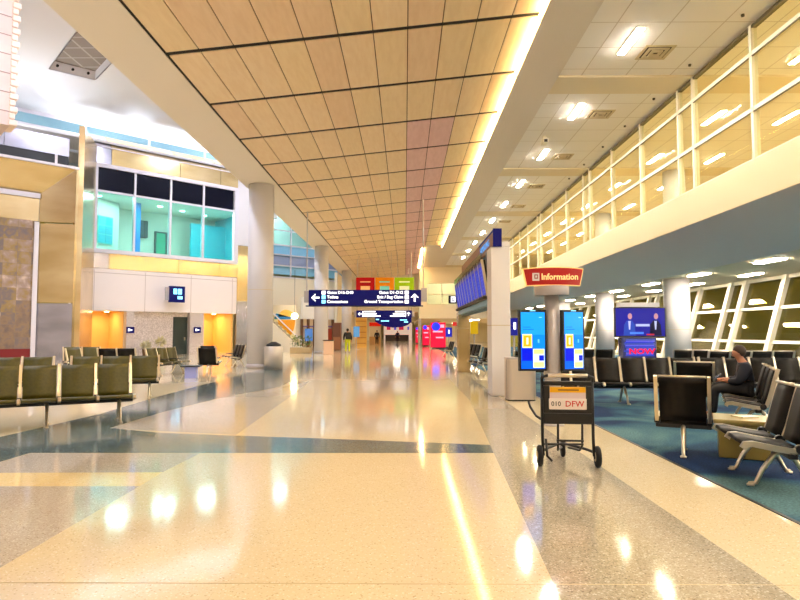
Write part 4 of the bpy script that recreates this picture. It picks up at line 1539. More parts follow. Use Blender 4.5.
MB().box(-0.19, 0.13, -0.04, 0.04, -0.15, 0.15).build('sign_plate', mat('sign_black_blue', (16, 14, 40), 0.4), t2)
b = MB().box(-0.10, 0.07, -0.052, -0.04, -0.10, 0.11, 0).box(-0.06, 0.03, -0.058, -0.052, -0.06, 0.07, 1).box(-0.03, 0.0, -0.062, -0.058, -0.03, 0.05, 0)
b.build('sign_symbol', [M['sign_white'], M['navy']], t2)

# ================================================================== OVERHEAD SIGNS
def rod(t, x, z0, z1, y=0.0, r=0.03):
    MB().tube([(x, y, z0), (x, y, z1)], r, 8).build('hanger_rod', M['alu_pole'], t)


Ys = 31.0
a, c = P(309, 305.5, Ys), P(421, 290, Ys)
t = thing('overhead_sign', 'wide dark blue overhead sign pointing to gates, toilets and concessions', 'sign', (0, Ys, 0))
MB().box(a.x, c.x, -0.12, 0.12, a.z, c.z).build('sign_box', M['navy'], t)
MB().box(a.x - 0.25, a.x, -0.05, 0.05, a.z + 0.15, c.z - 0.05).build('end_bracket', M['alu_pole'], t)
MB().box(c.x, c.x + 0.3, -0.05, 0.05, a.z + 0.2, c.z + 0.1).build('end_bracket', M['alu_pole'], t)
MB().box(a.x - 0.15, c.x + 0.1, -0.14, 0.14, a.z - 0.06, a.z).build('sign_rail', flat((20, 14, 60), 0.4), t)
rod(t, a.x - 0.12, a.z + 0.2, wood_z(a.x - 0.1) - 0.0)
rod(t, c.x + 0.12, a.z + 0.2, wood_z(c.x) - 0.0)
zc = (a.z + c.z) / 2
sw_ = M['sign_white']


def arrow(t, x, z, s, d):
    pts = [(0, 0.5), (0.5, 0.0), (0.32, 0.0 - 0.0), (0.1, 0.22), (0.1, -0.5), (-0.1, -0.5), (-0.1, 0.22), (-0.32, 0.0), (-0.5, 0.0)]
    ang = {'up': 0, 'left': PI / 2}[d]
    q = [(x + s * (p[0] * math.cos(ang) - p[1] * math.sin(ang)), -0.135, z + s * (p[0] * math.sin(ang) + p[1] * math.cos(ang))) for p in pts]
    MB().prism(q, (0, 0.02, 0)).build('sign_arrow', sw_, t)


arrow(t, a.x + 0.35, zc, 0.42, 'left')
arrow(t, c.x - 0.33, zc, 0.42, 'up')
for i, (s1, s2) in enumerate((('Gates D16-D40', 'Gates D1-D12'), ('Toilets', 'Exit / Bag Claim'), ('Concessions', 'Ground Transportation'))):
    z = c.z - 0.14 - i * 0.235
    text('sign_lettering', s1, 0.21, sw_, t, (a.x + 0.95, -0.125, z), bold=0.004)
    text('sign_lettering', s2, 0.21, sw_, t, (c.x - 0.92, -0.125, z), align='RIGHT', bold=0.004)
    MB().box(a.x + 0.67, a.x + 0.87, -0.13, -0.12, z - 0.09, z + 0.09).build('sign_symbol', M['sign_cyan'] if i else sw_, t)
    MB().box(c.x - 0.84, c.x - 0.64, -0.13, -0.12, z - 0.09, z + 0.09).build('sign_symbol', sw_, t)

Ys2 = 52.0
a, c = P(356.5, 317.5, Ys2), P(412, 310.5, Ys2)
t = thing('overhead_sign', 'farther and smaller dark blue overhead sign below the wide one', 'sign', (0, Ys2, 0))
MB().box(a.x, c.x, -0.12, 0.12, a.z, c.z).build('sign_box', M['navy'], t)
MB().box(a.x - 0.2, a.x, -0.08, 0.08, a.z + 0.05, c.z - 0.05).build('end_bracket', M['alu_pole'], t)
MB().box(c.x, c.x + 0.2, -0.08, 0.08, a.z + 0.05, c.z - 0.05).build('end_bracket', M['alu_pole'], t)
rod(t, a.x + 0.05, c.z, wood_z(a.x))
rod(t, c.x - 0.05, c.z, wood_z(c.x))
arrow(t, a.x + 0.3, (a.z + c.z) / 2, 0.35, 'left')
arrow(t, c.x - 0.3, (a.z + c.z) / 2, 0.35, 'up')
b = MB()
for i, (wl_, wr_) in enumerate(((1.0, 0.8), (1.1, 1.0), (1.45, 1.25))):
    z = c.z - 0.1 - i * 0.19
    b.box(a.x + 0.65, a.x + 0.65 + wl_, -0.13, -0.12, z - 0.05, z + 0.05).box(c.x - 0.65 - wr_, c.x - 0.65, -0.13, -0.12, z - 0.05, z + 0.05)
b.box(a.x + 0.52, a.x + 0.6, -0.13, -0.12, a.z + 0.06, c.z - 0.06).box(c.x - 0.6, c.x - 0.52, -0.13, -0.12, a.z + 0.06, c.z - 0.06)
b.build('sign_marks', sw_, t)
# curved blue shop fascia beyond
Yf = 64.0
t = thing('curved_shop_sign', 'dark blue shop sign with a curved lower edge under the smaller overhead sign', 'sign', (0, Yf, 0))
top = [P(375, 317.4, Yf), P(411.5, 317.4, Yf)]
low = [(411.5, 322), (408, 325), (402, 327), (393, 327.6), (385, 326.5), (379, 324), (375, 321.5)]
pts = [(top[0].x, 0, top[0].z), (top[1].x, 0, top[1].z)] + [(P(x, y, Yf).x, 0, P(x, y, Yf).z) for x, y in low]
MB().prism(pts, (0, 0.3, 0)).build('sign_board', M['navy'], t)
b = MB()
for x0_, x1_, y_ in ((376, 379, 319.5), (381, 389, 321), (400, 407, 320), (404, 408, 322)):
    p, q = P(x0_, y_ + 0.5, Yf), P(x1_, y_ - 0.6, Yf)
    b.box(p.x, q.x, -0.03, 0.0, p.z, q.z)
b.build('sign_marks', M['sign_cyan'], t)
rod(t, top[0].x + 0.3, top[0].z - 0.05, wood_z(top[0].x), 0.15)
rod(t, min(top[1].x - 0.3, 1.4), top[1].z - 0.05, wood_z(1.2), 0.15)

# banners
Yb = 50.0
for x0_, x1_, c_, c2_, nm in ((356, 374.6, (188, 12, 24), (240, 190, 130), 'red'), (375.2, 394, (238, 142, 8), (120, 210, 200), 'orange'), (394.6, 414, (158, 200, 10), (235, 240, 200), 'lime green')):
    p, q = P(x0_, 301, Yb), P(x1_, 277.5, Yb)
    t = thing('hanging_banner', nm + ' hanging banner with a pale emblem above the wide blue sign', 'banner', ((p.x + q.x) / 2, Yb, 0), 0, 'coloured banners')
    w = (q.x - p.x) / 2
    MB().box(-w, w, -0.03, 0.03, p.z, q.z).build('banner_cloth', flat(c_, 0.7, 0.03), t)
    MB().box(-w * 0.55, w * 0.55, -0.05, -0.03, q.z - 0.42, q.z - 0.32).build('banner_words', flat(c2_, 0.5, 0.2), t)
    MB().box(-w * 0.5, w * 0.5, -0.05, -0.03, q.z - 1.15, q.z - 0.72).build('banner_emblem', flat(c2_, 0.5, 0.2), t, bevel=0.05)
    for s in (-0.7, 0.7):
        MB().tube([(s * w, 0, q.z), (s * w, 0, wood_z((p.x + q.x) / 2 + s * w) - 0.0)], 0.015, 6).build('hanger_wire', M['alu_pole'], t)

# ================================================================== TELEVISION STAND
Yt = 20.0
a, c = P(614.5, 337, Yt), P(665, 307.5, Yt)
t = thing('television', 'wide television showing two men talking on blue, beside the near lounge column', 'television', ((a.x + c.x) / 2, Yt, 0))
w = (c.x - a.x) / 2
MB().box(-w, w, -0.04, 0.05, a.z, c.z).build('tv_body', M['black'], t)
b = MB().box(-w + 0.04, w - 0.04, -0.046, -0.04, a.z + 0.04, c.z - 0.03, 0)
H = c.z - a.z
def man(cx, m_suit, m_skin, s):
    w_ = 0.2
    b.prism([(cx - w_, -0.050, a.z + 0.05), (cx + w_, -0.050, a.z + 0.05), (cx + w_ * 0.85, -0.050, a.z + 0.42 * H), (cx + 0.08, -0.050, a.z + 0.56 * H), (cx - 0.08, -0.050, a.z + 0.56 * H), (cx - w_ * 0.85, -0.050, a.z + 0.42 * H)], (0, 0.004, 0), m_suit)
    b.prism([(cx + s * 0.02 + 0.07 * math.cos(q * PI / 6), -0.052, a.z + 0.70 * H + 0.1 * math.sin(q * PI / 6)) for q in range(12)], (0, 0.004, 0), m_skin)
    b.prism([(cx - 0.02, -0.054, a.z + 0.25 * H), (cx + 0.02, -0.054, a.z + 0.25 * H), (cx + 0.04, -0.054, a.z + 0.54 * H), (cx - 0.04, -0.054, a.z + 0.54 * H)], (0, 0.004, 0), 3)
man(-0.36, 4, 2, 1)
man(0.5, 1, 2, 1)
b.box(-0.15, 0.3, -0.052, -0.046, a.z + 0.36 * H, a.z + 0.44 * H, 3)
b.box(-0.35, 0.1, -0.052, -0.046, a.z + 0.10 * H, a.z + 0.17 * H, 5)
b.box(0.2, 0.45, -0.052, -0.046, a.z + 0.06 * H, a.z + 0.11 * H, 6)
b.build('screen_picture', [flat((10, 12, 150), 0.3, 0.9), flat((10, 10, 50), 0.3, 0.3), flat((226, 160, 170), 0.3, 0.7), flat((190, 200, 250), 0.3, 0.9), flat((26, 70, 190), 0.3, 0.8), flat((70, 130, 250), 0.3, 1), flat((200, 40, 60), 0.3, 0.8)], t)
MB().box(-0.68, 0.62, -0.1, 0.25, c.z + 0.02, c.z + 0.16).build('stand_cap', M['white_wall'], t)
MB().box(-0.62, 0.56, 0.06, 0.2, 0.9, c.z + 0.02).build('stand_back', M['alu_pole'], t)
lw_ = MB().box(-0.62, 0.48, -0.12, 0.3, 0.003, a.z - 0.02).build('stand_cabinet', flat((60, 66, 130), 0.15), t)
b = MB()
rnd = random.Random(5)
for k in range(14):
    z_ = 0.7 + k * 0.046
    if z_ > a.z - 0.08:
        break
    b.box(-0.58 + rnd.uniform(0, 0.08), 0.44 - rnd.uniform(0, 0.06), -0.128, -0.12, z_, z_ + 0.038, k % 3)
b.build('cabinet_screen', [flat((40, 60, 210), 0.3, 0.9), flat((96, 96, 226), 0.3, 0.9), flat((70, 90, 190), 0.3, 0.8)], lw_)  # glowing stripes painted as a screen's reflection on the glossy cabinet
text('cabinet_lettering', 'NOW', 0.24, flat((240, 20, 60), 0.4, 1.0), lw_, (0.0, -0.13, 0.84), align='CENTER', sx=1.35, bold=0.01)

# small screens on posts in the lounge
def post_screen(px0, px1, py0, py1, Y, label, rgb, mark=True):
    a, c = P(px0, py1, Y), P(px1, py0, Y)
    t = thing('display_sign', label, 'display', ((a.x + c.x) / 2, Y, 0))
    w = (c.x - a.x) / 2
    MB().box(-w, w, -0.03, 0.03, a.z, c.z).build('display_panel', flat(rgb, 0.4, 0.5), t)
    MB().tube([(0, 0.06, 0.0), (0, 0.06, c.z - 0.05)], 0.035, 8).build('display_post', M['alu_pole'], t)
    MB().box(-0.22, 0.22, -0.15, 0.25, 0.001, 0.02).build('display_foot', M['alu_pole'], t)
    if mark:
        MB().box(-w * 0.15, w * 0.25, -0.04, -0.03, a.z + (c.z - a.z) * 0.35, a.z + (c.z - a.z) * 0.75).build('display_mark', M['sign_white'], t)
    return t


post_screen(508.5, 520, 318, 335.5, 19.0, 'dark blue display with white mark, between flight board pillar and kiosk', (20, 30, 170))
post_screen(470.5, 478, 321.5, 334, 29.0, 'bright yellow display seen through the flight board gate', (246, 196, 10), False)
post_screen(353.5, 359.5, 326.5, 337, 52.0, 'light blue lit display behind the person in yellow', (120, 190, 245), False)
post_screen(445.5, 452, 327.5, 337, 50.0, 'small royal blue display to the lounge side of the red displays', (40, 50, 220))

# red advert displays
def ad_display(px0, px1, py0, py1, Y, label):
    a, c = P(px0, py1, Y), P(px1, py0, Y)
    t = thing('advert_display', label, 'display', ((a.x + c.x) / 2, Y, 0), 0, 'red advert displays')
    w = (c.x - a.x) / 2
    MB().box(-w, w, -0.3, 0.3, 0.12, c.z).build('display_body', flat((206, 14, 50), 0.35, 1.4), t, bevel=0.03)
    MB().box(-w * 0.8, w * 0.8, -0.25, 0.25, 0.002, 0.12).build('display_plinth', M['black'], t)
    r = w * 0.55
    MB().prism([(-w * 0.3 + r * math.cos(q * PI / 10), -0.33, c.z - r * 1.0 + r * math.sin(q * PI / 10)) for q in range(20)], (0, 0.03, 0)).build('display_disc', flat((20, 40, 230), 0.4, 2.2), t)
    b = MB().box(-w * 0.7, w * 0.6, -0.32, -0.3, c.z * 0.62, c.z * 0.68).box(w * 0.3, w * 0.8, -0.32, -0.3, c.z * 0.8, c.z * 0.92).box(-w * 0.3, w * 0.7, -0.32, -0.3, c.z * 0.4, c.z * 0.45)
    b.build('display_marks', flat((250, 190, 220), 0.4, 0.9), t)


ad_display(430.5, 445.5, 322.5, 344, 56, 'largest red and blue advert display beyond the flight board')
ad_display(422.5, 429.5, 325.5, 341.5, 66, 'middle sized red and blue advert display behind the largest one')
ad_display(415.6, 419.4, 327.5, 337.5, 82, 'smallest red and blue advert display, farthest along the aisle')
p = P(421, 340, 60)
tag(MB().lathe([(0.18, 0.002), (0.18, 2.99)], seg=16).build('slim_column', M['alu_pole'], loc=(1.55, 63.6, 0)), 'slim grey column between the red advert displays', 'column')
t = thing('shop_sign', 'small red shop sign beside the far flight board pillar', 'sign', (0, 58, 0))
a, c = P(452.5, 326, 58), P(459.5, 322, 58)
MB().box(a.x, c.x, -0.05, 0.05, a.z, c.z).build('sign_board', flat((230, 50, 40), 0.4, 0.6), t)
MB().tube([((a.x + c.x) / 2, 0.08, 0), ((a.x + c.x) / 2, 0.08, c.z)], 0.03, 8).build('sign_post', M['alu_pole'], t)

# ================================================================== FAR LEFT DETAILS
# escalator rising to the left with bright art wall
Ye = 46.0
q = [P(263, 313, Ye), P(267, 310, Ye), P(300, 348, Ye), P(300, 352, Ye)]
t = thing('escalator', 'pale escalator flank rising beside the big round column', 'escalator', (0, Ye, 0))
pts = [(P(258, 309, Ye).x, 0, P(258, 309, Ye).z), (P(299, 349, Ye).x, 0, 0.35), (P(301, 350, Ye).x, 0, 0.002), (P(256, 350, Ye).x, 0, 0.002)]
MB().prism(pts, (0, 0.25, 0)).build('side_panel', M['cream'], t)
pts2 = [(p_[0], 1.4, p_[2]) for p_ in pts]
MB().prism(pts2, (0, 0.25, 0)).build('side_panel', M['cream'], t)
h0, h1 = Vector(pts[0]), Vector(pts[1])
MB().tube([h0 + Vector((0, 0.12, 0.75)), h1 + Vector((-0.1, 0.12, 0.75)), h1 + Vector((0.2, 0.12, 0.55)), h1 + Vector((0.1, 0.12, 0.2))], 0.05, 8).build('handrail', M['white_frame'], t)
MB().prism([h0 + Vector((0, 0.11, 0.05)), h1 + Vector((0, 0.11, 0.05)), h1 + Vector((0, 0.11, 0.7)), h0 + Vector((0, 0.11, 0.7))], (0, 0.03, 0)).build('glass_balustrade', M['glass_clear'], t)
b = MB()
for i in range(10):
    f = i / 10
    b.box(h0.x + (h1.x - h0.x) * f, h0.x + (h1.x - h0.x) * (f + 0.1), 0.26, 1.39, 0.002 + (h0.z - 0.05) * (1 - f) - 0.3 if (h0.z - 0.05) * (1 - f) > 0.35 else 0.002, (h0.z - 0.05) * (1 - f) + 0.05)
b.build('steps', M['alu_pole'], t)
Ya = 50.5
a, c = P(271, 333, Ya), P(296, 305, Ya)
t = thing('wall_mural', 'bright yellow and blue mural behind the escalator', 'mural', ((a.x + c.x) / 2, Ya, 0))
w = (c.x - a.x) / 2
MB().box(-w, w, 0, 0.12, 0.002, c.z).build('mural_panel', flat((240, 226, 196), 0.5), t)
hh = c.z
MB().prism([(w * 0.25 + w * 0.7 * math.cos(-q_ * PI / 12), -0.02, 2.55 + 0.0 + 1.5 * math.sin(-q_ * PI / 12)) for q_ in range(13)], (0, 0.02, 0)).build('mural_patch', flat((226, 150, 10), 0.5), t)
MB().prism([(-w * 0.8, -0.02, 2.6), (w * 0.6, -0.02, 2.6), (w * 0.6, -0.02, 2.8), (-w * 0.6, -0.02, 3.1)], (0, 0.02, 0)).build('mural_patch', flat((50, 130, 190), 0.5), t)
MB().prism([(w * 0.2 + w * 0.6 * math.cos(q_ * PI / 12), -0.02, 2.82 + 0.6 * math.sin(q_ * PI / 12)) for q_ in range(13)], (0, 0.02, 0)).build('mural_patch', flat((246, 200, 90), 0.5), t)
o_ = MB().lathe([(0.02, 0), (0.22, 0.06), (0.28, 0.25), (0.2, 0.42), (0.03, 0.48)], seg=16).build('globe_lamp', mat('globe_glow', (255, 236, 190), 0.5, emit=(255, 226, 160), es=22), loc=tuple(P(294.5, 319, 48.5)), smooth=True)
tag(o_, 'bright warm globe lamp beside the mural', 'lamp')
MB().tube([(0, 0, 0.4), (0, 0, 4.0)], 0.012, 6).build('lamp_cord', M['black'], o_)

# storefront glow between the columns
a_, c_ = C_(300, 340)[0], C_(331, 340)[0]
t = thing('storefront', 'white lit shop front between the two farther columns under the beam', 'shop front', loc_on(OC, PHI, 0, -0.06), PHI)
MB().box(a_, c_, -0.4, -0.02, 2.9, 5.2).build('shop_fascia', flat((246, 238, 226), 0.5, 0.1), t)
MB().box(a_, c_, -0.12, -0.02, 0.002, 2.9).build('shop_back_wall', flat((240, 216, 176), 0.6), t)
for k in range(6):
    x_ = a_ + (c_ - a_) * k / 5
    MB().box(x_ - 0.1, x_ + 0.1, -0.35, -0.12, 0.002, 2.9).build('shop_mullion', flat((120, 80, 50), 0.5), t)
MB().box(a_ + 0.1, c_ - 0.1, -0.3, -0.2, 2.1, 2.2).build('shop_transom', flat((110, 80, 160), 0.5), t)
for k, c2 in enumerate(((90, 140, 215), (240, 240, 250), (150, 60, 40))):
    MB().box(a_ + 0.3 + 1.25 * k, a_ + 1.2 + 1.25 * k, -0.5, -0.36, 0.6, 1.9).build('shop_display', flat(c2, 0.4, 0.3), t)
t = thing('glass_partition', 'dark brown tall cabinet in front of the lit shop, by the second column', 'cabinet', (*P(337, 350, 50).to_2d(), 0))
MB().box(-0.35, 0.35, -0.3, 0.3, 0.002, 2.3).build('cabinet_body', flat((110, 66, 40), 0.5), t, bevel=0.02)
MB().box(-0.3, 0.3, -0.32, -0.3, 0.1, 1.1).build('cabinet_door', flat((140, 90, 56), 0.5), t)
MB().box(-0.3, 0.3, -0.32, -0.3, 1.15, 2.2).build('cabinet_door', flat((90, 50, 30), 0.5), t)
t = thing('host_stand', 'pinkish beige podium with dark top beside the second column', 'podium', (*P(328.5, 352, 41).to_2d(), 0))
MB().box(-0.32, 0.32, -0.25, 0.25, 0.002, 0.92).build('podium_body', flat((226, 186, 150), 0.5), t, bevel=0.02)
MB().box(-0.36, 0.36, -0.3, 0.3, 0.92, 0.98).build('podium_top', M['black'], t)

# orange shop at the right of the third column
t = thing('shelf_wall', 'orange wooden shop shelf wall right behind the person in yellow', 'shop shelf', (*P(361, 345, 60).to_2d(), 0))
MB().box(-0.55, 0.55, 0, 0.5, 0.002, 3.2).build('shelf_body', flat((216, 166, 70), 0.5), t)
for k in range(5):
    MB().box(-0.5, 0.5, -0.12, 0, 0.4 + 0.55 * k, 0.46 + 0.55 * k).build('shelf_board', flat((170, 96, 16), 0.5), t)
t = thing('red_kiosk', 'small shop counter with a red fascia far along the aisle', 'counter', (*P(375, 340, 74).to_2d(), 0))
MB().box(-0.7, 0.7, 0, 0.6, 2.3, 2.75).build('counter_fascia', flat((226, 40, 16), 0.4, 0.3), t)
MB().box(-0.7, 0.7, 0.3, 0.6, 0.002, 2.3).build('counter_back', M['cream'], t)
MB().box(-0.7, 0.7, -0.1, 0.25, 0.002, 1.0).build('counter_body', flat((214, 170, 110), 0.5), t)
t = thing('far_counter', 'long low dark counter at the far end of the aisle', 'counter', (*P(397, 340, 108).to_2d(), 0))
MB().box(-2.1, 2.1, 0, 0.8, 0.002, 1.05).build('counter_body', flat((50, 34, 30), 0.5), t)
MB().box(-2.2, 2.2, -0.1, 0.9, 1.05, 1.12).build('counter_top', M['black'], t)
t = thing('far_shop', 'bright pinkish shop front at the far end of the aisle', 'shop front', (-1.5, 128, 0))
MB().box(-3, 3, 0, 0.3, 0.002, 3.6).build('shop_wall', flat((250, 226, 214), 0.5, 0.35), t)
b = MB()
for x_, w_, c_ in ((-2, 0.8, 0), (-0.6, 0.5, 1), (0.7, 1.0, 0), (2.2, 0.4, 1)):
    b.box(x_ - w_ / 2, x_ + w_ / 2, -0.05, 0, 2.1, 2.8, c_)
b.build('shop_signs', [flat((230, 50, 90), 0.4, 0.5), flat((120, 110, 220), 0.4, 0.5)], t)
M['led_far'] = mat('far_lamp', (255, 245, 230), 0.5, emit=(255, 242, 226), es=24)
for k in range(5):
    o_ = MB().box(-0.6, 0.6, -0.6, 0.6, 0, 0.03).build('ceiling_light', M['led_far'], loc=(-1.5, 80 + 13 * k, 3.86))
    tag(o_, 'square lamp in the low far ceiling of the aisle, %s one' % ORD[k], 'ceiling light', 'far aisle lamps')

for k in range(4):  # lamps added to brighten the dark wall beyond the lounge
    o_ = MB().box(-0.6, 0.6, -0.6, 0.6, 0, 0.03).build('ceiling_light', M['led_far'], loc=(8.0, 70 + 8 * k, 2.96))
    tag(o_, 'square lamp in the low ceiling beyond the far end of the gate lounge, %s one' % ORD[k], 'ceiling light', 'far lounge lamps')

# planter with foliage
p_ = P(301, 351, 44)
t = thing('planter', 'low planter of green leafy plants beside the escalator foot', 'planter', (p_.x, p_.y, 0))
MB().box(-0.75, 0.75, -0.35, 0.35, 0.002, 0.4).build('planter_box', flat((196, 170, 120), 0.5), t, bevel=0.02)
b = MB()
rnd = random.Random(11)
for i in range(130):
    x_, y_, z_ = rnd.uniform(-0.7, 0.7), rnd.uniform(-0.3, 0.3), rnd.uniform(0.4, 1.2)
    a_ = rnd.uniform(0, 2 * PI)
    l_ = rnd.uniform(0.15, 0.32)
    d_ = Vector((math.cos(a_), math.sin(a_), rnd.uniform(0.2, 1.2))).normalized() * l_
    s_ = Vector((-math.sin(a_), math.cos(a_), 0)) * 0.05
    p0 = Vector((x_, y_, z_))
    b.add([p0, p0 + d_ * 0.5 + s_, p0 + d_, p0 + d_ * 0.5 - s_], [(0, 1, 2, 3)], i % 2)
b.build('foliage', [flat((60, 110, 30), 0.6), flat((120, 140, 40), 0.6)], t)
b = MB()
for i in range(12):
    x_ = -0.6 + i * 0.11
    b.tube([(x_, 0, 0.38), (x_ + rnd.uniform(-0.1, 0.1), rnd.uniform(-0.1, 0.1), 1.0)], 0.012, 5)
b.build('stems', flat((70, 80, 30), 0.6), t)

# wall flowers beside the dark door
for k, (px, py) in enumerate(((141, 345), (150, 341.5))):
    uq, zq = A(px, py)
    loc = loc_on(OA, PHI, uq, -0.75 - 0.9 * k, 0)
    t = thing('tall_plant', 'pale round-headed plant in front of the speckled stone wall, %s one' % ('lower' if k == 0 else 'taller'), 'plant', loc, 0, 'plants at the stone wall')
    MB().lathe([(0.15, 0.002), (0.2, 0.4), (0.21, 0.42)], seg=14).build('plant_pot', flat((120, 90, 60)), t)
    MB().tube([(0, 0, 0.4), (0.03, 0, zq - 0.15)], 0.02, 6).build('plant_stem', flat((110, 110, 60)), t)
    b = MB()
    rnd = random.Random(k)
    for i in range(70):
        d_ = Vector((rnd.gauss(0, 1), rnd.gauss(0, 1), rnd.gauss(0, 0.8))).normalized()
        c_ = Vector((0.03, 0, zq))
        s_ = d_.orthogonal().normalized() * 0.05
        b.add([c_ + d_ * 0.05, c_ + d_ * 0.25 + s_, c_ + d_ * 0.42, c_ + d_ * 0.25 - s_], [(0, 1, 2, 3)])
    b.build('plant_head', flat((206, 196, 150), 0.6), t)


# ================================================================== PEOPLE
def skin(name, nodes, edges, root, m, parent, sub=2):
    me = bpy.data.meshes.new(name)
    names = list(nodes)
    me.from_pydata([nodes[n][0] for n in names], [], [])
    me.edges.add(len(edges))
    idx = {n: i for i, n in enumerate(names)}
    for e, (a_, c_) in zip(me.edges, edges):
        e.vertices = (idx[a_], idx[c_])
    me.update()
    o = bpy.data.objects.new(name, me)
    COL.objects.link(o)
    o.parent = parent
    me.materials.append(m)
    md = o.modifiers.new('skin', 'SKIN')
    md.use_smooth_shade = True
    if not me.skin_vertices:
        bpy.context.view_layer.objects.active = o
        me.skin_vertices.new() if hasattr(me.skin_vertices, 'new') else None
    lay = me.skin_vertices[0].data
    for i, n in enumerate(names):
        r = nodes[n][1]
        lay[i].radius = r if isinstance(r, tuple) else (r, r)
        lay[i].use_root = n == root
    s2 = o.modifiers.new('smooth', 'SUBSURF')
    s2.levels = sub
    s2.render_levels = sub
    return o


SKIN = flat((190, 126, 96), 0.5)


def person(label, loc, rz, J, shirt, trousers, hair, shoes, sub=2):
    """J: joint positions; one continuous body, clothes as children"""
    t = thing('person', label, 'person', loc, rz)
    N = {}
    N['pelvis'] = (J['pelvis'], 0.125)
    N['belly'] = (J['pelvis'].lerp(J['neck'], 0.35), 0.118)
    N['chest'] = (J['pelvis'].lerp(J['neck'], 0.72), 0.13)
    N['neck'] = (J['neck'], 0.055)
    E = [('pelvis', 'belly'), ('belly', 'chest'), ('chest', 'neck')]
    up = (J['head'] - J['neck']).normalized()
    f = J['face']
    N['skull0'] = (J['neck'] + up * 0.09 + f * 0.02, (0.068, 0.06))
    N['skull1'] = (J['neck'] + up * 0.16 + f * 0.012, 0.088)
    N['skull2'] = (J['neck'] + up * 0.23, 0.075)
    E += [('neck', 'skull0'), ('skull0', 'skull1'), ('skull1', 'skull2')]
    N['nose'] = (J['neck'] + up * 0.135 + f * 0.115, 0.013)
    E += [('skull1', 'nose')]
    for s in ('L', 'R'):
        side = J['side'] * (1 if s == 'L' else -1)
        N['ear' + s] = (J['neck'] + up * 0.14 + side * 0.092, 0.018)
        E += [('skull1', 'ear' + s)]
        N['sh' + s] = (J['sh' + s], 0.062)
        N['el' + s] = (J['el' + s], 0.044)
        N['wr' + s] = (J['wr' + s], 0.03)
        E += [('chest', 'sh' + s), ('sh' + s, 'el' + s), ('el' + s, 'wr' + s)]
        d = (J['wr' + s] - J['el' + s]).normalized()
        if 'hd' + s in J:
            d = J['hd' + s].normalized()
        pn = side
        lat = d.cross(Vector((0, 0, 1)))
        lat = lat.normalized() if lat.length > 0.1 else Vector((0, 1, 0))
        palm = J['wr' + s] + d * 0.075
        N['palm' + s] = (palm, (0.032, 0.02))
        E += [('wr' + s, 'palm' + s)]
        curl = Vector((0, 0, -1)) * 0.4
        for q, (off, ln) in enumerate(((-0.03, 0.062), (-0.01, 0.072), (0.01, 0.068), (0.03, 0.052))):
            k1 = palm + lat * off + d * 0.03
            k2 = k1 + (d + curl * 0.4).normalized() * ln * 0.55
            k3 = k2 + (d + curl * 1.6).normalized() * ln * 0.5
            for z, v in enumerate((k1, k2, k3)):
                N['f%s%d%d' % (s, q, z)] = (v, 0.0095)
            E += [('palm' + s, 'f%s%d0' % (s, q)), ('f%s%d0' % (s, q), 'f%s%d1' % (s, q)), ('f%s%d1' % (s, q), 'f%s%d2' % (s, q))]
        tb = J['wr' + s] + d * 0.035 + side * -0.035
        N['t%s0' % s] = (tb, 0.012)
        N['t%s1' % s] = (tb + (d - side * 0.6).normalized() * 0.045, 0.0105)
        E += [('wr' + s, 't%s0' % s), ('t%s0' % s, 't%s1' % s)]
        N['hip' + s] = (J['hip' + s], 0.085)
        N['kn' + s] = (J['kn' + s], 0.058)
        N['an' + s] = (J['an' + s], 0.04)
        N['to' + s] = (J['to' + s], 0.032)
        E += [('pelvis', 'hip' + s), ('hip' + s, 'kn' + s), ('kn' + s, 'an' + s), ('an' + s, 'to' + s)]
    body = skin('body', N, E, 'pelvis', SKIN, t, sub)

    def grow(n, dr):
        p, r = N[n]
        r = r if isinstance(r, tuple) else (r, r)
        return (p, (r[0] + dr, r[1] + dr))
    sn = {n: grow(n, 0.034) for n in ('pelvis', 'belly', 'chest', 'shL', 'shR', 'elL', 'elR')}
    for s in 'LR':
        sn['wr' + s] = (J['el' + s].lerp(J['wr' + s], 0.9), 0.05)
    sn['collar'] = (J['neck'].lerp(N['chest'][0], 0.1), 0.078)
    skin('shirt', sn, [('pelvis', 'belly'), ('belly', 'chest'), ('chest', 'collar')] + [e for s in 'LR' for e in (('chest', 'sh' + s), ('sh' + s, 'el' + s), ('el' + s, 'wr' + s))], 'pelvis', shirt, t, sub)
    tn = {n: grow(n, 0.032) for n in ('pelvis', 'hipL', 'hipR', 'knL', 'knR')}
    for s in 'LR':
        tn['an' + s] = (J['kn' + s].lerp(J['an' + s], 0.98), 0.062)
    skin('trousers', tn, [e for s in 'LR' for e in (('pelvis', 'hip' + s), ('hip' + s, 'kn' + s), ('kn' + s, 'an' + s))], 'pelvis', trousers, t, sub)
    for s in 'LR':
        q = {'a': (J['an' + s] + Vector((0, 0, -0.03)), 0.047), 'b': (J['an' + s].lerp(J['to' + s], 0.6), 0.045), 'c': (J['to' + s], 0.04)}
        skin('shoe', q, [('a', 'b'), ('b', 'c')], 'a', shoes, t, 1)
    hc = J['neck'] + up * 0.178 - f * 0.026
    hm = MB()
    prof = [(0.1 * math.sin(q * PI / 12), -0.1 * math.cos(q * PI / 12)) for q in range(1, 12)]
    hm.lathe(prof, (0, 0, 0), 18)
    ho = hm.build('hair', hair, t, smooth=True, loc=tuple(hc))
    ho.scale = (0.98, 1.0, 1.05)
    for s in (-1, 1):
        MB().lathe([(0.002, -0.011), (0.011, 0), (0.002, 0.011)], tuple(J['neck'] + up * 0.155 + f * 0.088 + J['side'] * 0.033 * s), 8).build('eye', flat((30, 22, 18), 0.3), t)
    MB().box(-0.022, 0.022, -0.006, 0.006, -0.005, 0.005).build('mouth', flat((150, 80, 70)), t, loc=tuple(J['neck'] + up * 0.075 + f * 0.085))
    return t


V = Vector
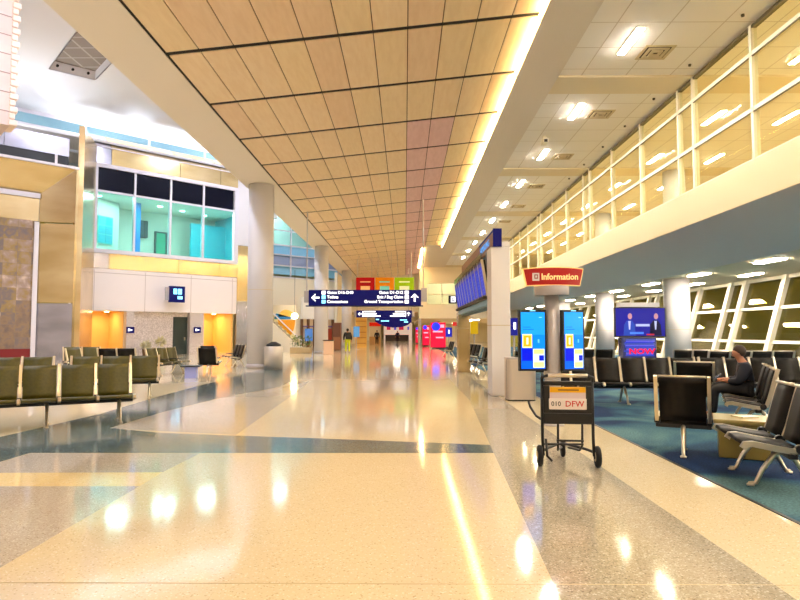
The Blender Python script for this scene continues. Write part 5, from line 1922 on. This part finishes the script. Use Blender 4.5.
# seated person: faces local -Y
zs_ = 0.455
J = dict(pelvis=V((0, -0.1, zs_ + 0.1)), neck=V((0, -0.16, zs_ + 0.52)), head=V((0, -0.23, zs_ + 0.71)), face=V((0, -0.95, -0.3)), side=V((1, 0, 0)),
         shL=V((0.19, -0.13, zs_ + 0.43)), shR=V((-0.19, -0.13, zs_ + 0.43)), elL=V((0.25, -0.22, zs_ + 0.2)), elR=V((-0.25, -0.22, zs_ + 0.2)),
         wrL=V((0.12, -0.40, zs_ + 0.2)), wrR=V((-0.1, -0.40, zs_ + 0.22)),
         hipL=V((0.1, -0.14, zs_ + 0.08)), hipR=V((-0.1, -0.14, zs_ + 0.08)), knL=V((0.14, -0.58, zs_ + 0.08)), knR=V((-0.12, -0.60, zs_ + 0.09)),
         anL=V((0.14, -0.62, 0.09)), anR=V((-0.12, -0.66, 0.09)), toL=V((0.15, -0.8, 0.045)), toR=V((-0.12, -0.84, 0.045)))
dS = 3.5 + 0.6 * 2.5
pL = (x2 + ux_ * dS, y2 + uy_ * dS, 0)
person('person in dark clothes sitting in the lounge, bent over a phone', pL, th2, J, flat((20, 24, 40), 0.8), flat((24, 22, 26), 0.8), flat((48, 30, 18), 0.7), M['black'])
ph_ = Matrix.Rotation(th2, 4, 'Z') @ V((-0.05, -0.535, zs_ + 0.27))
o_ = MB().box(-0.036, 0.036, -0.004, 0.004, -0.075, 0.075).build('mobile_phone', [flat((20, 20, 24), 0.3)], bevel=0.003, loc=(pL[0] + ph_.x, pL[1] + ph_.y, ph_.z), rz=th2)
o_.rotation_euler.x = R(-55)
tag(o_, 'white lit mobile phone held by the seated person', 'phone')
MB().box(-0.032, 0.032, 0.004, 0.006, -0.068, 0.068).build('phone_screen', flat((220, 230, 255), 0.4, 1.2), o_)


def walker(sw):
    return dict(pelvis=V((0, 0, 0.95)), neck=V((0, -0.02, 1.5)), head=V((0, -0.03, 1.72)), face=V((0, -1, 0)), side=V((1, 0, 0)),
                shL=V((0.2, 0, 1.42)), shR=V((-0.2, 0, 1.42)), elL=V((0.27, 0.05, 1.14)), elR=V((-0.27, 0.03, 1.14)),
                wrL=V((0.27, -0.06 + sw, 0.9)), wrR=V((-0.28, -0.06 - sw, 0.9)),
                hipL=V((0.1, 0, 0.9)), hipR=V((-0.1, 0, 0.9)), knL=V((0.11, -0.12 * sw * 6, 0.5)), knR=V((-0.11, 0.05 * sw * 6, 0.5)),
                anL=V((0.11, -0.14 * sw * 6, 0.09)), anR=V((-0.11, 0.2 * sw * 6, 0.09)), toL=V((0.11, -0.14 * sw * 6 - 0.17, 0.045)), toR=V((-0.11, 0.2 * sw * 6 - 0.16, 0.045)))


pY = P(347.5, 353, 43.5)
t = person('person in black top and yellow green trousers walking with a black backpack', (pY.x, 43.5, 0), PI + 0.2, walker(0.12), flat((26, 26, 24), 0.8), flat((206, 214, 30), 0.7), flat((40, 26, 18), 0.7), M['black'], 1)
pp = person('small distant person in dark clothes standing beyond the yellow walker', (*P(377, 345, 72).to_2d(), 0), 0.3, walker(0.03), flat((24, 20, 24), 0.8), flat((20, 18, 20), 0.8), flat((30, 20, 16), 0.7), M['black'], 1)
pp = person('tiny distant person in dark blue walking at the far end of the aisle', (*P(397.5, 342, 92).to_2d(), 0), 0.0, walker(0.06), flat((40, 40, 90), 0.8), flat((50, 30, 50), 0.8), flat((30, 20, 16), 0.7), M['black'], 1)
# backpack and bag of the walker
bl = Matrix.Rotation(PI + 0.2, 4, 'Z')
bp = bl @ V((0, 0.35, 1.0))
t = thing('backpack', 'black backpack worn by the person in yellow green trousers', 'backpack', (pY.x + bp.x, 43.5 + bp.y, bp.z), PI + 0.2)
MB().box(-0.17, 0.17, -0.09, 0.1, 0.0, 0.45).build('bag_body', M['black'], t, bevel=0.05)
MB().box(-0.12, 0.12, 0.1, 0.15, 0.05, 0.25).build('front_pocket', flat((30, 30, 28), 0.6), t, bevel=0.03)
for s in (-1, 1):
    MB().tube([(s * 0.1, -0.09, 0.42), (s * 0.12, -0.17, 0.44), (s * 0.12, -0.3, 0.40)], 0.018, 6).build('strap', M['black'], t)
